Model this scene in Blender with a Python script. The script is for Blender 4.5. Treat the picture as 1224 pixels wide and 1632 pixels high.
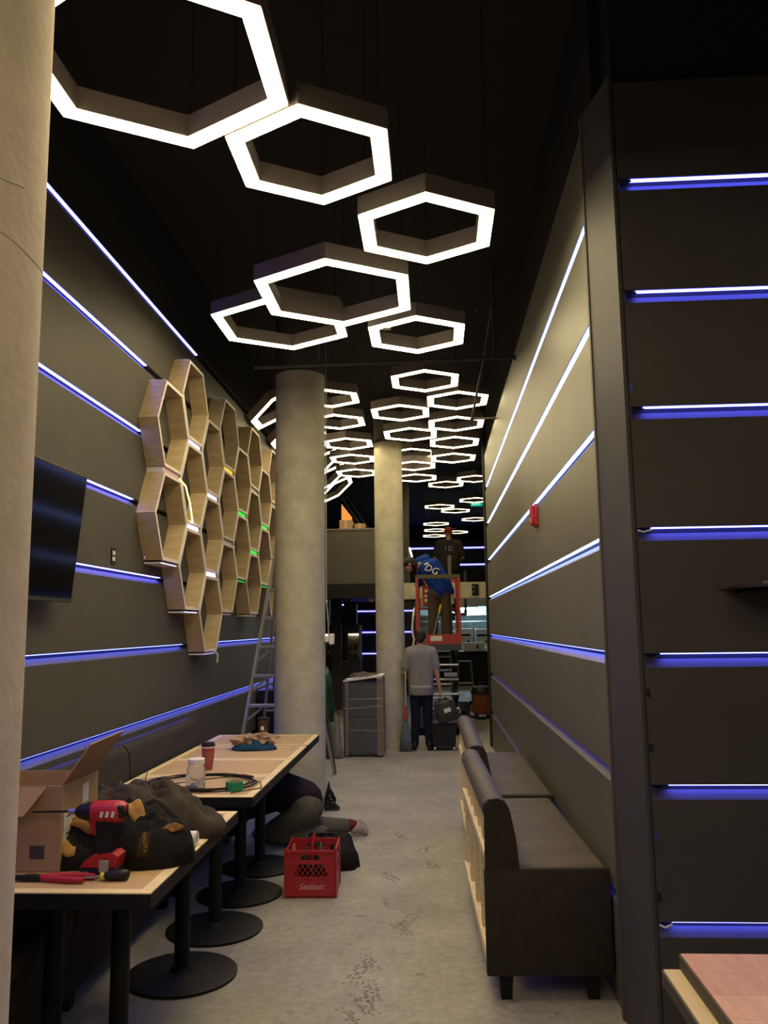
import bpy, bmesh, math, random
from mathutils import Vector, Matrix, Euler, noise
PI = math.pi
for o in list(bpy.data.objects): bpy.data.objects.remove(o)
SC = bpy.context.scene
COL = SC.collection

# ---------------------------------------------------------------- camera
def make_camera():
    f, H = 1320.0, 1.68
    k = 0.0129; n = math.hypot(1, k)
    r = Vector((1/n, -k/n)); d = Vector((k/n, 1/n))
    p = Vector((79.0, 182.0)); u = p.dot(r); v = p.dot(d)
    pitch = math.atan(v/f); yaw = math.atan(u/math.hypot(f, v))
    fw0 = Vector((-math.sin(yaw), math.cos(yaw), 0)); R0 = Vector((math.cos(yaw), math.sin(yaw), 0)); U0 = Vector((0, 0, 1))
    fw = fw0*math.cos(pitch) + U0*math.sin(pitch); up = U0*math.cos(pitch) - fw0*math.sin(pitch)
    xc = R0*r.x - up*d.x
    yd = R0*r.y - up*d.y
    m = Matrix((xc, -yd, -fw)).transposed().to_4x4(); m.translation = (0, 0, H)
    cam = bpy.data.cameras.new('camera'); o = bpy.data.objects.new('camera', cam); COL.objects.link(o)
    cam.sensor_fit = 'VERTICAL'; cam.sensor_height = 36; cam.sensor_width = 27; cam.lens = f/1632*36
    cam.clip_start = .05; cam.clip_end = 100
    o.matrix_world = m; SC.camera = o
make_camera()

# ---------------------------------------------------------------- world, exposure
w = bpy.data.worlds.new('world'); SC.world = w; w.use_nodes = True
w.node_tree.nodes['Background'].inputs[0].default_value = (.9, .95, 1, 1)
w.node_tree.nodes['Background'].inputs[1].default_value = .004
SC.view_settings.view_transform = 'Standard'; SC.view_settings.look = 'None'
SC.view_settings.gamma = 1; SC.view_settings.use_curve_mapping = False
SC.view_settings.exposure = 0.3
LAMP = 25.0          # radiance of the hexagon diffusers
LED = 0.36           # scale of all wall LED strips

# ---------------------------------------------------------------- materials
MATS = {}
def mat(name, col, rough=.6, metal=0., emit=None, es=1., var=0., scale=8., bump=0., bscale=40., trans=0., alpha=1., col2=None, stretch=None, spec=.5):
    if name in MATS: return MATS[name]
    m = bpy.data.materials.new(name); m.use_nodes = True; nt = m.node_tree; b = nt.nodes['Principled BSDF']
    c4 = (*col, 1)
    b.inputs['Base Color'].default_value = c4; b.inputs['Roughness'].default_value = rough; b.inputs['Metallic'].default_value = metal
    b.inputs['Specular IOR Level'].default_value = .12 if (rough >= .75 and spec == .5) else spec
    if trans: b.inputs['Transmission Weight'].default_value = trans
    if alpha < 1: b.inputs['Alpha'].default_value = alpha
    if emit: b.inputs['Emission Color'].default_value = (*emit, 1); b.inputs['Emission Strength'].default_value = es
    if var or bump:
        tc = nt.nodes.new('ShaderNodeTexCoord'); mp = nt.nodes.new('ShaderNodeMapping'); nt.links.new(tc.outputs['Object'], mp.inputs[0])
        if stretch: mp.inputs['Scale'].default_value = stretch
    if var:
        nz = nt.nodes.new('ShaderNodeTexNoise'); nz.inputs['Scale'].default_value = scale; nz.inputs['Detail'].default_value = 6; nz.inputs['Roughness'].default_value = .65
        nt.links.new(mp.outputs[0], nz.inputs[0])
        rp = nt.nodes.new('ShaderNodeValToRGB'); e = rp.color_ramp.elements
        a = col2 or tuple(x*(1-var) for x in col); bb = tuple(min(1, x*(1+var*.6)) for x in col)
        e[0].position = .3; e[0].color = (*a, 1); e[1].position = .7; e[1].color = (*bb, 1)
        nt.links.new(nz.outputs[0], rp.inputs[0]); nt.links.new(rp.outputs[0], b.inputs['Base Color'])
    if bump:
        n2 = nt.nodes.new('ShaderNodeTexNoise'); n2.inputs['Scale'].default_value = bscale; n2.inputs['Detail'].default_value = 5
        nt.links.new(mp.outputs[0], n2.inputs[0])
        bp = nt.nodes.new('ShaderNodeBump'); bp.inputs['Strength'].default_value = bump; bp.inputs['Distance'].default_value = .02
        nt.links.new(n2.outputs[0], bp.inputs['Height']); nt.links.new(bp.outputs[0], b.inputs['Normal'])
    MATS[name] = m
    return m

def floor_material():
    m = bpy.data.materials.new('concrete floor'); m.use_nodes = True; nt = m.node_tree; b = nt.nodes['Principled BSDF']
    N = nt.nodes.new; L = nt.links.new
    tc = N('ShaderNodeTexCoord')
    def nz(s, d=8, r=.65):
        n = N('ShaderNodeTexNoise'); n.inputs['Scale'].default_value = s; n.inputs['Detail'].default_value = d; n.inputs['Roughness'].default_value = r; L(tc.outputs['Object'], n.inputs[0]); return n
    def ramp(n, p0, c0, p1, c1):
        r = N('ShaderNodeValToRGB'); e = r.color_ramp.elements; e[0].position = p0; e[0].color = (*c0, 1); e[1].position = p1; e[1].color = (*c1, 1); L(n.outputs[0], r.inputs[0]); return r
    base = ramp(nz(1.6), .3, (.25, .235, .20), .72, (.37, .35, .30))
    fine = ramp(nz(22, 6, .7), .35, (.72, .72, .72), .62, (1.0, 1.0, 1.0))
    spots = ramp(nz(5.5, 4, .5), .27, (.55, .52, .48), .34, (1, 1, 1))
    m1 = N('ShaderNodeMix'); m1.data_type = 'RGBA'; m1.blend_type = 'MULTIPLY'; m1.inputs[0].default_value = 1
    L(base.outputs[0], m1.inputs[6]); L(fine.outputs[0], m1.inputs[7])
    m2 = N('ShaderNodeMix'); m2.data_type = 'RGBA'; m2.blend_type = 'MULTIPLY'; m2.inputs[0].default_value = .8
    L(m1.outputs[2], m2.inputs[6]); L(spots.outputs[0], m2.inputs[7])
    L(m2.outputs[2], b.inputs['Base Color'])
    rr = ramp(nz(3, 5), .3, (.42,)*3, .7, (.7,)*3); L(rr.outputs[0], b.inputs['Roughness'])
    bp = N('ShaderNodeBump'); bp.inputs['Strength'].default_value = .12; bp.inputs['Distance'].default_value = .01; L(nz(30, 6).outputs[0], bp.inputs['Height']); L(bp.outputs[0], b.inputs['Normal'])
    return m

M_floor = floor_material()
M_wall = mat('charcoal wall paint', (.086, .081, .066), .6, var=.12, scale=2.2, bump=.03, bscale=60, spec=.25)
M_wallc = mat('lit satin wall paint', (.112, .105, .083), .48, var=.12, scale=2.2, bump=.03, bscale=60, spec=.45)  # same wall paint, lightened to put the right wall's extra lamplight in its colour
M_wallr = mat('shaded wall paint', (.062, .060, .066), .55, var=.12, scale=2.2, bump=.03, bscale=60, spec=.25)  # similar wall paint, with the dim wall's purplish shade put into its colour
M_black = mat('black ceiling paint', (.032, .031, .032), .9)
M_dark = mat('dark recess paint', (.020, .020, .021), .85)
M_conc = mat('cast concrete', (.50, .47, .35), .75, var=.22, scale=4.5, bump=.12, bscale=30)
M_conc0 = mat('lit trowelled concrete', (.66, .57, .46), .75, var=.16, scale=3.5, bump=.12, bscale=30)  # column concrete lightened; stands in for brighter light beside the camera
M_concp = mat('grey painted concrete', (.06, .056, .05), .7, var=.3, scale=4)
M_house = mat('lamp housing taupe', (.17, .145, .135), .6)
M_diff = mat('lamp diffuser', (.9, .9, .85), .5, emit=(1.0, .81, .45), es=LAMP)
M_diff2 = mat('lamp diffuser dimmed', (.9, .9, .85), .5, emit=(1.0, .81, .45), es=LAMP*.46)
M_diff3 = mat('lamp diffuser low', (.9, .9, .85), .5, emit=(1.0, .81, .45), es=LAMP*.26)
M_ledL = mat('violet blue led', (.3, .3, .9), .5, emit=(.13, .13, 1.0), es=46*LED)
M_ledR = mat('ice blue led', (.4, .5, .9), .5, emit=(.24, .36, 1.0), es=36*LED)
M_ledP = mat('deep blue led', (.3, .3, .9), .5, emit=(.10, .11, 1.0), es=46*LED)
M_ledF = mat('far blue led', (.1, .1, .5), .5, emit=(.13, .13, 1.0), es=5)
M_ledB = mat('soft blue led', (.1, .1, .5), .5, emit=(.10, .13, 1.0), es=32*LED)
M_ledD = mat('dim blue led', (.1, .1, .5), .5, emit=(.05, .08, 1.0), es=5*LED)
M_ply = mat('birch plywood face', (.47, .365, .22), .55, var=.18, scale=3, stretch=(2, 2, 14))
M_plye = mat('plywood front edge', (.78, .71, .68), .6, var=.12, scale=20)  # pinkish paleness of the LED bounce is put into this edge colour
M_pine = mat('pine lumber', (.80, .66, .40), .6, var=.22, scale=5, stretch=(3, 3, 12))
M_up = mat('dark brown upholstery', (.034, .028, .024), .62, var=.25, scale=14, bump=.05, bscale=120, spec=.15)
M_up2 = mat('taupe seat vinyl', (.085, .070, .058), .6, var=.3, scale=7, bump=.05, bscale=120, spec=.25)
M_tabw = mat('maple table border', (.84, .68, .37), .45, var=.12, scale=5, stretch=(2, 9, 2))
M_tabk = mat('kraft table inlay', (.55, .37, .18), .55, var=.12, scale=4)
M_blk = mat('matte black metal', (.010, .010, .0105), .55, spec=.2)
M_blkp = mat('black plastic', (.013, .013, .014), .45, spec=.3)
M_screen = mat('glossy black screen', (.003, .003, .004), .10, spec=.12)
M_kraft = mat('cardboard', (.42, .28, .15), .8, var=.12, scale=6)
M_white = mat('white plastic', (.75, .74, .70), .5)
M_paper = mat('white label paper', (.70, .68, .62), .7)
M_ink = mat('printed ink', (.06, .05, .05), .7)
M_red = mat('red plastic', (.45, .018, .022), .42)
M_crate = mat('red crate plastic', (.36, .014, .025), .4)
M_redm = mat('red lift paint', (.42, .045, .02), .45, var=.25, scale=9)
M_alu = mat('aluminium', (.42, .41, .37), .4, .6)
M_steel = mat('stainless steel', (.5, .52, .53), .28, .9)
M_skin = mat('skin', (.42, .22, .14), .55)
M_hair = mat('dark hair', (.012, .009, .008), .7, bump=.6, bscale=60)
M_tee = mat('grey t-shirt cotton', (.22, .215, .195), .85, bump=.15, bscale=14)
M_jean = mat('dark navy denim', (.012, .017, .028), .8, bump=.15, bscale=20)
M_hood = mat('blue hoodie fleece', (.012, .045, .26), .85, bump=.2, bscale=12)
M_khaki = mat('brown work trousers', (.085, .065, .042), .85, bump=.2, bscale=12)
M_dtee = mat('charcoal t-shirt', (.035, .032, .032), .85)
M_olive = mat('grey green trousers', (.085, .082, .066), .85, bump=.25, bscale=16)
M_plum = mat('plum black shirt', (.018, .012, .022), .85)
M_green = mat('green tape', (.01, .22, .08), .5)
M_clear = mat('clear plastic', (.85, .9, .85), .15, trans=.9, spec=.5)
M_glass = mat('jar plastic', (.8, .8, .75), .12, trans=.85)
M_jack = mat('black work jacket', (.016, .015, .015), .8, bump=.3, bscale=14)
M_tanl = mat('tan duck canvas', (.42, .24, .08), .8, bump=.2, bscale=30)
M_brnj = mat('brown quilted jacket', (.055, .043, .034), .75, bump=.3, bscale=10)
M_orng = mat('butcher block wood', (.62, .34, .18), .45, var=.2, scale=4, stretch=(2, 10, 2))
M_tubeg = mat('fluorescent tube', (.9, .95, 1), .4, emit=(.62, .93, 1.0), es=45)
M_kwall = mat('kitchen steel cladding', (.58, .70, .73), .4, .2)
M_kwhite = mat('white enamel', (.72, .76, .76), .4)
M_blue = mat('blue shop cloth', (.012, .05, .085), .85, bump=.3, bscale=20)
M_yel = mat('yellow plastic', (.75, .5, .02), .4)

# ---------------------------------------------------------------- mesh helpers
def rotm(rot): return Euler(rot).to_matrix() if rot else Matrix.Identity(3)
class MB:
    """collects shapes (given in world or local metres, minus off) for ONE mesh object"""
    def __init__(s, off=(0, 0, 0)): s.bm = bmesh.new(); s.off = Vector(off); s.smooth = False
    def _v(s, p): return s.bm.verts.new(Vector(p) - s.off)
    def box(s, a, b, rot=None, bev=0., seg=2):
        a = Vector(a); b = Vector(b); c = (a+b)/2; h = (b-a)/2; R = rotm(rot)
        vs = [s._v(c + R @ Vector((sx*h.x, sy*h.y, sz*h.z))) for sx in (-1, 1) for sy in (-1, 1) for sz in (-1, 1)]
        fs = [s.bm.faces.new([vs[i] for i in q]) for q in ((0, 1, 3, 2), (4, 6, 7, 5), (0, 4, 5, 1), (2, 3, 7, 6), (0, 2, 6, 4), (1, 5, 7, 3))]
        if bev:
            es = list({e for f in fs for e in f.edges}); bmesh.ops.bevel(s.bm, geom=es, offset=bev, segments=seg, affect='EDGES', profile=.5)
        return s
    def bar(s, p, q, w, h=None, upv=(0, 0, 1)):
        p = Vector(p); q = Vector(q); h = h or w; d = (q-p).normalized(); u = Vector(upv)
        if abs(d.dot(u)) > .98: u = Vector((0, 1, 0))
        x = d.cross(u).normalized(); u = x.cross(d)
        vs = [s._v(e + x*sx*w/2 + u*su*h/2) for e in (p, q) for sx, su in ((-1, -1), (1, -1), (1, 1), (-1, 1))]
        for q4 in ((0, 1, 2, 3), (7, 6, 5, 4), (0, 4, 5, 1), (1, 5, 6, 2), (2, 6, 7, 3), (3, 7, 4, 0)): s.bm.faces.new([vs[i] for i in q4])
        return s
    def cyl(s, p, q, r, r2=None, n=16, cap=True):
        return s.tube([p, q], [r, r if r2 is None else r2], n, cap)
    def tube(s, pts, r, n=8, cap=True, closed=False):
        pts = [Vector(p) for p in pts]; rs = r if isinstance(r, (list, tuple)) else [r]*len(pts); rings = []
        N = len(pts); pu = None
        for i, p in enumerate(pts):
            if closed: d = pts[(i+1) % N] - pts[i-1]
            else: d = pts[min(i+1, N-1)] - pts[max(i-1, 0)]
            d.normalize()
            u = pu if pu is not None else (Vector((0, 0, 1)) if abs(d.z) < .9 else Vector((0, 1, 0)))
            x = d.cross(u)
            if x.length < 1e-4: x = d.cross(Vector((1, 0, 0)))
            x.normalize(); u = x.cross(d); pu = u
            rings.append([s._v(p + (x*math.cos(2*PI*k/n) + u*math.sin(2*PI*k/n))*rs[i]) for k in range(n)])
        M = N if closed else N-1
        for i in range(M):
            a, b = rings[i], rings[(i+1) % N]
            for k in range(n): s.bm.faces.new((a[k], a[(k+1) % n], b[(k+1) % n], b[k]))
        if cap and not closed: s.bm.faces.new(rings[0][::-1]); s.bm.faces.new(rings[-1])
        return s
    def lathe(s, c, prof, n=24):
        c = Vector(c); rings = [[s._v(c + Vector((r*math.cos(2*PI*k/n), r*math.sin(2*PI*k/n), z))) for k in range(n)] for r, z in prof]
        for a, b in zip(rings, rings[1:]):
            for k in range(n): s.bm.faces.new((a[k], a[(k+1) % n], b[(k+1) % n], b[k]))
        s.bm.faces.new(rings[0][::-1]); s.bm.faces.new(rings[-1]); return s
    def prism(s, pts, ext):
        """polygon pts (3-D) swept by vector ext"""
        e = Vector(ext); a = [s._v(p) for p in pts]; b = [s._v(Vector(p)+e) for p in pts]; n = len(a)
        s.bm.faces.new(a[::-1]); s.bm.faces.new(b)
        for i in range(n): s.bm.faces.new((a[i], a[(i+1) % n], b[(i+1) % n], b[i]))
        return s
    def ring(s, outer, inner, ext):
        e = Vector(ext); n = len(outer)
        o0 = [s._v(p) for p in outer]; i0 = [s._v(p) for p in inner]; o1 = [s._v(Vector(p)+e) for p in outer]; i1 = [s._v(Vector(p)+e) for p in inner]
        for k in range(n):
            j = (k+1) % n
            for q in ((o0[k], i0[k], i0[j], o0[j]), (o1[k], o1[j], i1[j], i1[k]), (o0[k], o0[j], o1[j], o1[k]), (i0[k], i1[k], i1[j], i0[j])): s.bm.faces.new(q)
        return s
    def ball(s, c, r, sub=2, sc=(1, 1, 1)):
        g = bmesh.ops.create_icosphere(s.bm, subdivisions=sub, radius=1)
        for v in g['verts']: v.co = Vector((v.co.x*r*sc[0], v.co.y*r*sc[1], v.co.z*r*sc[2])) + Vector(c) - s.off
        return s
    def caps(s, p, q, r0, r1=None, n=12):
        """tapered capsule"""
        r1 = r0 if r1 is None else r1
        s.ball(p, r0, 2); s.ball(q, r1, 2); s.cyl(p, q, r0, r1, n); return s
    def build(s, name, m, parent=None, smooth=False):
        bmesh.ops.recalc_face_normals(s.bm, faces=s.bm.faces)
        me = bpy.data.meshes.new(name); s.bm.to_mesh(me); s.bm.free()
        return link(name, me, m, parent, smooth)
def link(name, me, m, parent=None, smooth=False):
    if m: me.materials.clear(); me.materials.append(m)
    if smooth:
        for p in me.polygons: p.use_smooth = True
    o = bpy.data.objects.new(name, me); COL.objects.link(o)
    if parent: o.parent = parent
    return o
def smooth_auto(o, ang=40):
    me = o.data
    for p in me.polygons: p.use_smooth = True
    bm = bmesh.new(); bm.from_mesh(me)
    for e in bm.edges:
        if len(e.link_faces) == 2 and e.calc_face_angle(0) > math.radians(ang): e.smooth = False
    bm.to_mesh(me); bm.free(); return o
def tag(o, label, cat, group=None):
    o['label'] = label; o['category'] = cat
    if group: o['group'] = group
    return o
def thing(name, label, cat, loc=(0, 0, 0), rotz=0, group=None):
    o = bpy.data.objects.new(name, None); COL.objects.link(o); o.empty_display_size = .1
    o.location = loc; o.rotation_euler = (0, 0, rotz)
    return tag(o, label, cat, group)
def struct(o): o['kind'] = 'structure'; return o
def copy_tree(o, parent=None):
    c = o.copy(); COL.objects.link(c); c.parent = parent
    for ch in list(o.children): copy_tree(ch, c)
    return c
def evaluated(o):
    dg = bpy.context.evaluated_depsgraph_get(); dg.update()
    me = bpy.data.meshes.new_from_object(o.evaluated_get(dg)); return me
def remeshed(mb, name, m, parent, voxel=.012, smooth_it=4):
    bmesh.ops.recalc_face_normals(mb.bm, faces=mb.bm.faces)
    me = bpy.data.meshes.new(name); mb.bm.to_mesh(me); mb.bm.free()
    o = bpy.data.objects.new(name, me); COL.objects.link(o)
    md = o.modifiers.new('r', 'REMESH'); md.mode = 'VOXEL'; md.voxel_size = voxel
    ms = o.modifiers.new('s', 'SMOOTH'); ms.iterations = smooth_it; ms.factor = .5
    new = evaluated(o); bpy.data.objects.remove(o)
    r = link(name, new, m, parent, True); new.name = name; return r
def text(s, size, m, parent, name, loc, rot, shear=0., ext=.001, space=1., align='CENTER'):
    cu = bpy.data.curves.new(name, 'FONT'); cu.body = s; cu.size = size; cu.extrude = ext; cu.shear = shear; cu.align_x = align; cu.align_y = 'CENTER'; cu.space_character = space
    cu.resolution_u = 3
    o = bpy.data.objects.new(name, cu); COL.objects.link(o)
    me = evaluated(o); bpy.data.objects.remove(o)
    t = link(name, me, m, parent); me.name = name; t.location = loc; t.rotation_euler = rot
    return t

# ================================================================ SETTING
XL, XR = -2.12, .79
CZ = 5.0
floor = struct(MB().box((-4, -3.5, -.15), (3.6, 28, 0)).build('floor', M_floor))
struct(MB().box((-4, -3.5, CZ), (3.6, 28, CZ+.15)).build('ceiling', M_black))
struct(MB().box((-4, 27.5, 0), (3.6, 27.7, CZ)).build('wall_back', M_dark))
struct(MB().box((3.4, -3.5, 0), (3.6, 27.5, CZ)).build('wall_far_right', M_wallr))
struct(MB().box((-4, -3.7, 0), (3.6, -3.5, CZ)).build('wall_rear', M_wallr))
struct(MB().box((-4, 15, 0), (-3.8, 27.5, CZ)).build('wall_far_left', M_dark))

ZK = [1.005 + .5275*k for k in range(-1, 7)]     # heights of the LED slots
SLOT = .024
def clad(parent, prof, z0, z1, gaps, m):
    """wall panels between led slots: the upper edge of each panel is chamfered, the led hides under the panel above.
    prof(depth, z) -> point at that depth behind the face, and prof.ext = run of the panel"""
    edges = [z0] + [e for g in gaps for e in (g, g+SLOT)] + [z1]
    for a, b in zip(edges[::2], edges[1::2]):
        if b - a > .02: MB().prism([prof(.035, a), prof(0, a), prof(0, b-.034), prof(.030, b), prof(.035, b)], prof.ext).build('panel', m, parent)
class Prof:
    def __init__(s, f, ext): s.f = f; s.ext = ext
    def __call__(s, d, z): return s.f(d, z)
# ---- left wall
wl = struct(MB().box((-2.35, 1.5, 0), (-2.155, 15, CZ)).build('wall_left', M_dark))
struct(MB().box((-4, -3.5, 0), (-2.35, 1.5, CZ)).build('wall_left_front', M_dark))
clad(wl, Prof(lambda d, z: (XL-d, 1.5, z), (0, 13.5, 0)), 0, 4.17, ZK[:-1], M_wall)
MB().box((-2.155, 1.5, 4.17+SLOT), (XL, 15, 4.24)).build('cornice', M_dark, wl)
def led_left(z, y0, y1, m=None, name='led_strip'):
    MB().box((XL-.030, y0, z+SLOT-.004), (XL-.009, y1, z+SLOT-.0005)).build(name, m or M_ledL, wl)
led_left(ZK[7], 1.6, 7.28)
led_left(ZK[6], 1.6, 5.95)
led_left(ZK[5], 1.6, 5.87)
led_left(ZK[4], 1.6, 5.75)
led_left(ZK[3], 1.6, 6.38)
led_left(ZK[2], 1.6, 7.0, M_ledB); led_left(ZK[2], 7.55, 14.5, M_ledB)
led_left(ZK[1], 1.6, 14.5, M_ledB)
# dark lead wires at the ends of three strips
for z, y in ((ZK[6], 5.95), (ZK[4], 5.75), (ZK[3], 6.38), (ZK[2], 7.0)):
    MB().tube([(XL-.006, y, z+.014), (XL+.004, y+.06, z+.008), (XL-.008, y+.16, z+.012)], .006, 6).build('lead_wire', M_blk, wl)
# outlet plate
ot = thing('wall_outlet', 'small dark outlet plate with two white sockets on left wall below honeycomb', 'outlet', (XL, 5.38, 2.17))
MB().box((0, -.035, -.055), (.006, .035, .055), bev=.002).build('cover_plate', M_blkp, ot)
for dz in (-.02, .02):
    for dy in (-.012, .012): MB().box((.004, dy-.008, dz-.014), (.010, dy+.008, dz+.014), bev=.002).build('socket', M_white, ot)

# ---- right wall along the corridor
wr = struct(MB().box((XR+.035, 3.80, 0), (XR+.25, 11.95, CZ)).build('wall_right', M_dark))
clad(wr, Prof(lambda d, z: (XR+d, 3.87, z), (0, 8.08, 0)), 0, 4.17, ZK[:-1], M_wallc)
for k, m in zip(range(7), (M_ledD, M_ledD, M_ledB, M_ledR, M_ledR, M_ledR, M_ledR)):
    MB().box((XR+.008, 3.88, ZK[k]+SLOT-.004), (XR+.030, 11.85, ZK[k]+SLOT-.0005)).build('led_strip', m, wr)
struct(MB().box((XR-.02, 11.95, 0), (XR+.27, 12.2, CZ)).build('trim_1', M_dark))
# corner return board: runs from the corridor corner towards the camera side
struct(MB().prism([(XR-.012, 3.87, 0), (XR+.002, 3.87, 0), (.862, 3.55, 0), (.848, 3.55, 0)][::1], (0, 0, 4.17)).build('trim_2', M_wallr))
struct(MB().box((XR-.014, 3.85, 0), (XR+.006, 3.885, 4.17)).build('trim_5', M_wall))
MBp = MB().prism([(XR+.003, 3.868, 0), (XR+.24, 3.868, 0), (.875, 3.56, 0), (.865, 3.56, 0)], (0, 0, 4.17)); struct(MBp.build('trim_3', M_wallr))
# ---- panelled wall facing the camera on the right
YP = 3.55
wp = struct(MB().box((.875, YP+.035, 0), (3.4, YP+.3, CZ)).build('wall_front_right', M_dark))
clad(wp, Prof(lambda d, z: (.87, YP+d, z), (2.53, 0, 0)), 0, 4.17, ZK[:-1], M_wallr)
for k, x0 in zip(range(7), (.925, .945, .945, .935, .93, .925, .93)):
    MB().box((x0, YP+.008, ZK[k]+SLOT-.004), (3.3, YP+.030, ZK[k]+SLOT-.0005)).build('led_strip', M_ledP, wp)
    MB().tube([(.875, YP+.004, ZK[k]+.012), (.895, YP-.004, ZK[k]+.004), (x0, YP+.006, ZK[k]+.014)], .004, 6).build('lead_wire', M_white if k in (0, 3) else M_blkp, wp)
rnd = random.Random(3)
for z in (2.70, 1.40, 1.18, .83, .60):
    MB().box((.872, YP-.004, z-.02), (.886, YP+.001, z+.012), (0, 0, rnd.uniform(-.3, .3))).build('painter_tape', mat('blue painter tape', (.03, .05, .35), .6) if z in (2.70, .83) else M_blkp, wp)

M_dust = mat('dark dust', (.17, .16, .135), .9)
rnd = random.Random(21)
for x, y, a in ((-.345, 3.98, .4), (-.40, 3.86, .5), (-.325, 4.12, .2), (-.36, 4.45, .3), (-.41, 4.30, -.2), (-.22, 4.92, .4), (-.18, 5.05, -.3), (-.33, 5.9, .5), (-.05, 6.2, .2), (-.30, 7.0, .3), (-.10, 6.6, -.4)):
    m = MB()
    for i in range(-5, 6):
        for sx in (-1, 0, 1):
            if rnd.random() < .35: continue
            u, v = sx*.026 + rnd.uniform(-.006, .006), i*.022; wdt = .011*(1-abs(i)/9)
            px, py = x + u*math.cos(a) - v*math.sin(a), y + u*math.sin(a) + v*math.cos(a)
            m.box((px-wdt, py-.006, .0002), (px+wdt, py+.006, .0006), (0, 0, a + rnd.choice((-.5, .5))))
    m.build('footprint', M_dust, floor)
# ---- concrete columns
def column(name, label, x, y, r, rc, zc):
    t = thing(name, label, 'column', (x, y, 0), 0)
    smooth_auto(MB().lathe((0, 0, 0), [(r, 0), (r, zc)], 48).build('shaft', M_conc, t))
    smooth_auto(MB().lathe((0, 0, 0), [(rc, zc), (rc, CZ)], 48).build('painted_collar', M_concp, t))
    return t
c0 = thing('concrete_column', 'brightly lit rough concrete column filling the left edge beside the camera', 'column', (-1.32, 1.95, 0))
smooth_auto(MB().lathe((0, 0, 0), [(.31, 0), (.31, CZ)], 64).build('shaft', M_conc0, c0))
rnd = random.Random(9)
for i in range(26):
    z = .7 + i*.115 + rnd.uniform(-.03, .03); a0 = rnd.uniform(-1.9, -.6); ln = rnd.uniform(.35, 1.1); tl = rnd.uniform(-.02, .02)
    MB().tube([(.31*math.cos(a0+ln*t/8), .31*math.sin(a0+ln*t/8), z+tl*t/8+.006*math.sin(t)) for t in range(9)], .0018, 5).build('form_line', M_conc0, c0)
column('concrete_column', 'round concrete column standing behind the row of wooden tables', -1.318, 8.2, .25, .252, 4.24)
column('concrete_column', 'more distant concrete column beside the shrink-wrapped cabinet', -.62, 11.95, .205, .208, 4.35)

# ---- mezzanine and far end
mz = struct(MB().box((-3.8, 15.05, 2.30), (-.80, 21, 2.48)).build('mezzanine_floor', M_wall))
fas = thing('mezzanine_parapet', 'plain dark parapet of the mezzanine between the two concrete columns', 'parapet', (-2.3, 15, 2.3))
MB((-2.3, 15, 2.3)).box((-3.8, 15, 2.46), (-.62, 15.12, 3.44)).build('upper_board', M_wall, fas)
MB((-2.3, 15, 2.3)).box((-3.8, 14.97, 2.20), (-1.02, 15.05, 2.455)).build('lower_board', M_dark, fas)
MB((-2.3, 15, 2.3)).box((-3.8, 14.98, 3.44), (-.62, 15.14, 3.47)).build('cap_rail', M_house, fas)
bm_ = thing('concrete_beam', 'tan concrete beam crossing the corridor behind the scissor lift', 'beam', (0, 15.3, 2.15))
MB((0, 15.3, 2.15)).box((-1.0, 15.0, 2.17), (1.2, 15.5, 2.46)).build('beam_body', M_conc, bm_)
MB((0, 15.3, 2.15)).box((.70, 14.98, 2.22), (.82, 15.0, 2.42)).build('bracket_plate', M_blk, bm_)
for z in (2.28, 2.37): MB((0, 15.3, 2.15)).cyl((.73, 14.985, z), (.73, 14.97, z), .012, n=10).build('bolt', M_steel, bm_)
wm = struct(MB().box((-3.8, 21.0, 0), (-.45, 21.2, 2.3)).build('wall_mezzanine', M_wallr))
for z in ZK[1:4]:
    MB().box((-2.08, 20.985, z), (-.5, 21.0, z+.03)).build('led_strip', M_ledF, wm)
wb = bpy.data.objects['wall_back']
for z in (3.66, 4.22):
    MB().box((-1.2, 27.48, z), (1.9, 27.5, z+.05)).build('led_strip', M_ledF, wb)
struct(MB().box((-.45, 21.0, 2.55), (3.4, 21.1, 2.7)).build('trim_4', M_dark))

# ================================================================ HEXAGON LAMPS
def hexpts(R, z, a0=30): return [(R*math.cos(math.radians(a0+60*k)), R*math.sin(math.radians(a0+60*k)), z) for k in range(6)]
LAMP_MESH = {}
def hex_lamp(label, x, y, z, R, tilt=0., dm=None, pitch=0., group='hexagon ring lamps on the ceiling'):
    """R: outer radius of the ring; tilt about the corridor axis is baked into the mesh"""
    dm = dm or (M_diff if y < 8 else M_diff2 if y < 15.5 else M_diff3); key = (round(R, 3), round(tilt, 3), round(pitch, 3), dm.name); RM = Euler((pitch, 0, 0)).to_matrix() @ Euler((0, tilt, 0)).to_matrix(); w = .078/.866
    if key not in LAMP_MESH:
        def rt(pts): return [RM @ Vector(p) for p in pts]
        h = MB().ring(rt(hexpts(R, 0)), rt(hexpts(R-w, 0)), RM @ Vector((0, 0, .10))).build('housing', M_house)
        d = MB().ring(rt(hexpts(R-.004, -.006)), rt(hexpts(R-w+.004, -.006)), RM @ Vector((0, 0, .005))).build('diffuser', dm)
        LAMP_MESH[key] = (h.data, d.data); bpy.data.objects.remove(h); bpy.data.objects.remove(d)
    hme, dme = LAMP_MESH[key]
    t = thing('hexagon_lamp', label, 'lamp', (x, y, z), 0, group)
    link('housing', hme, None, t); link('diffuser', dme, None, t)
    for a in (90, 210, 330):
        p0 = RM @ Vector(((R-.045)*math.cos(math.radians(a)), (R-.045)*math.sin(math.radians(a)), .10))
        MB().cyl(p0, (p0.x, p0.y, CZ-z), .0022, n=5).build('cable', M_blk, t)
    return t
hex_lamp('largest glowing hexagon ring lamp at top left, cut by the concrete column', -1.025, 2.84, 3.81, .548)
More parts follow.
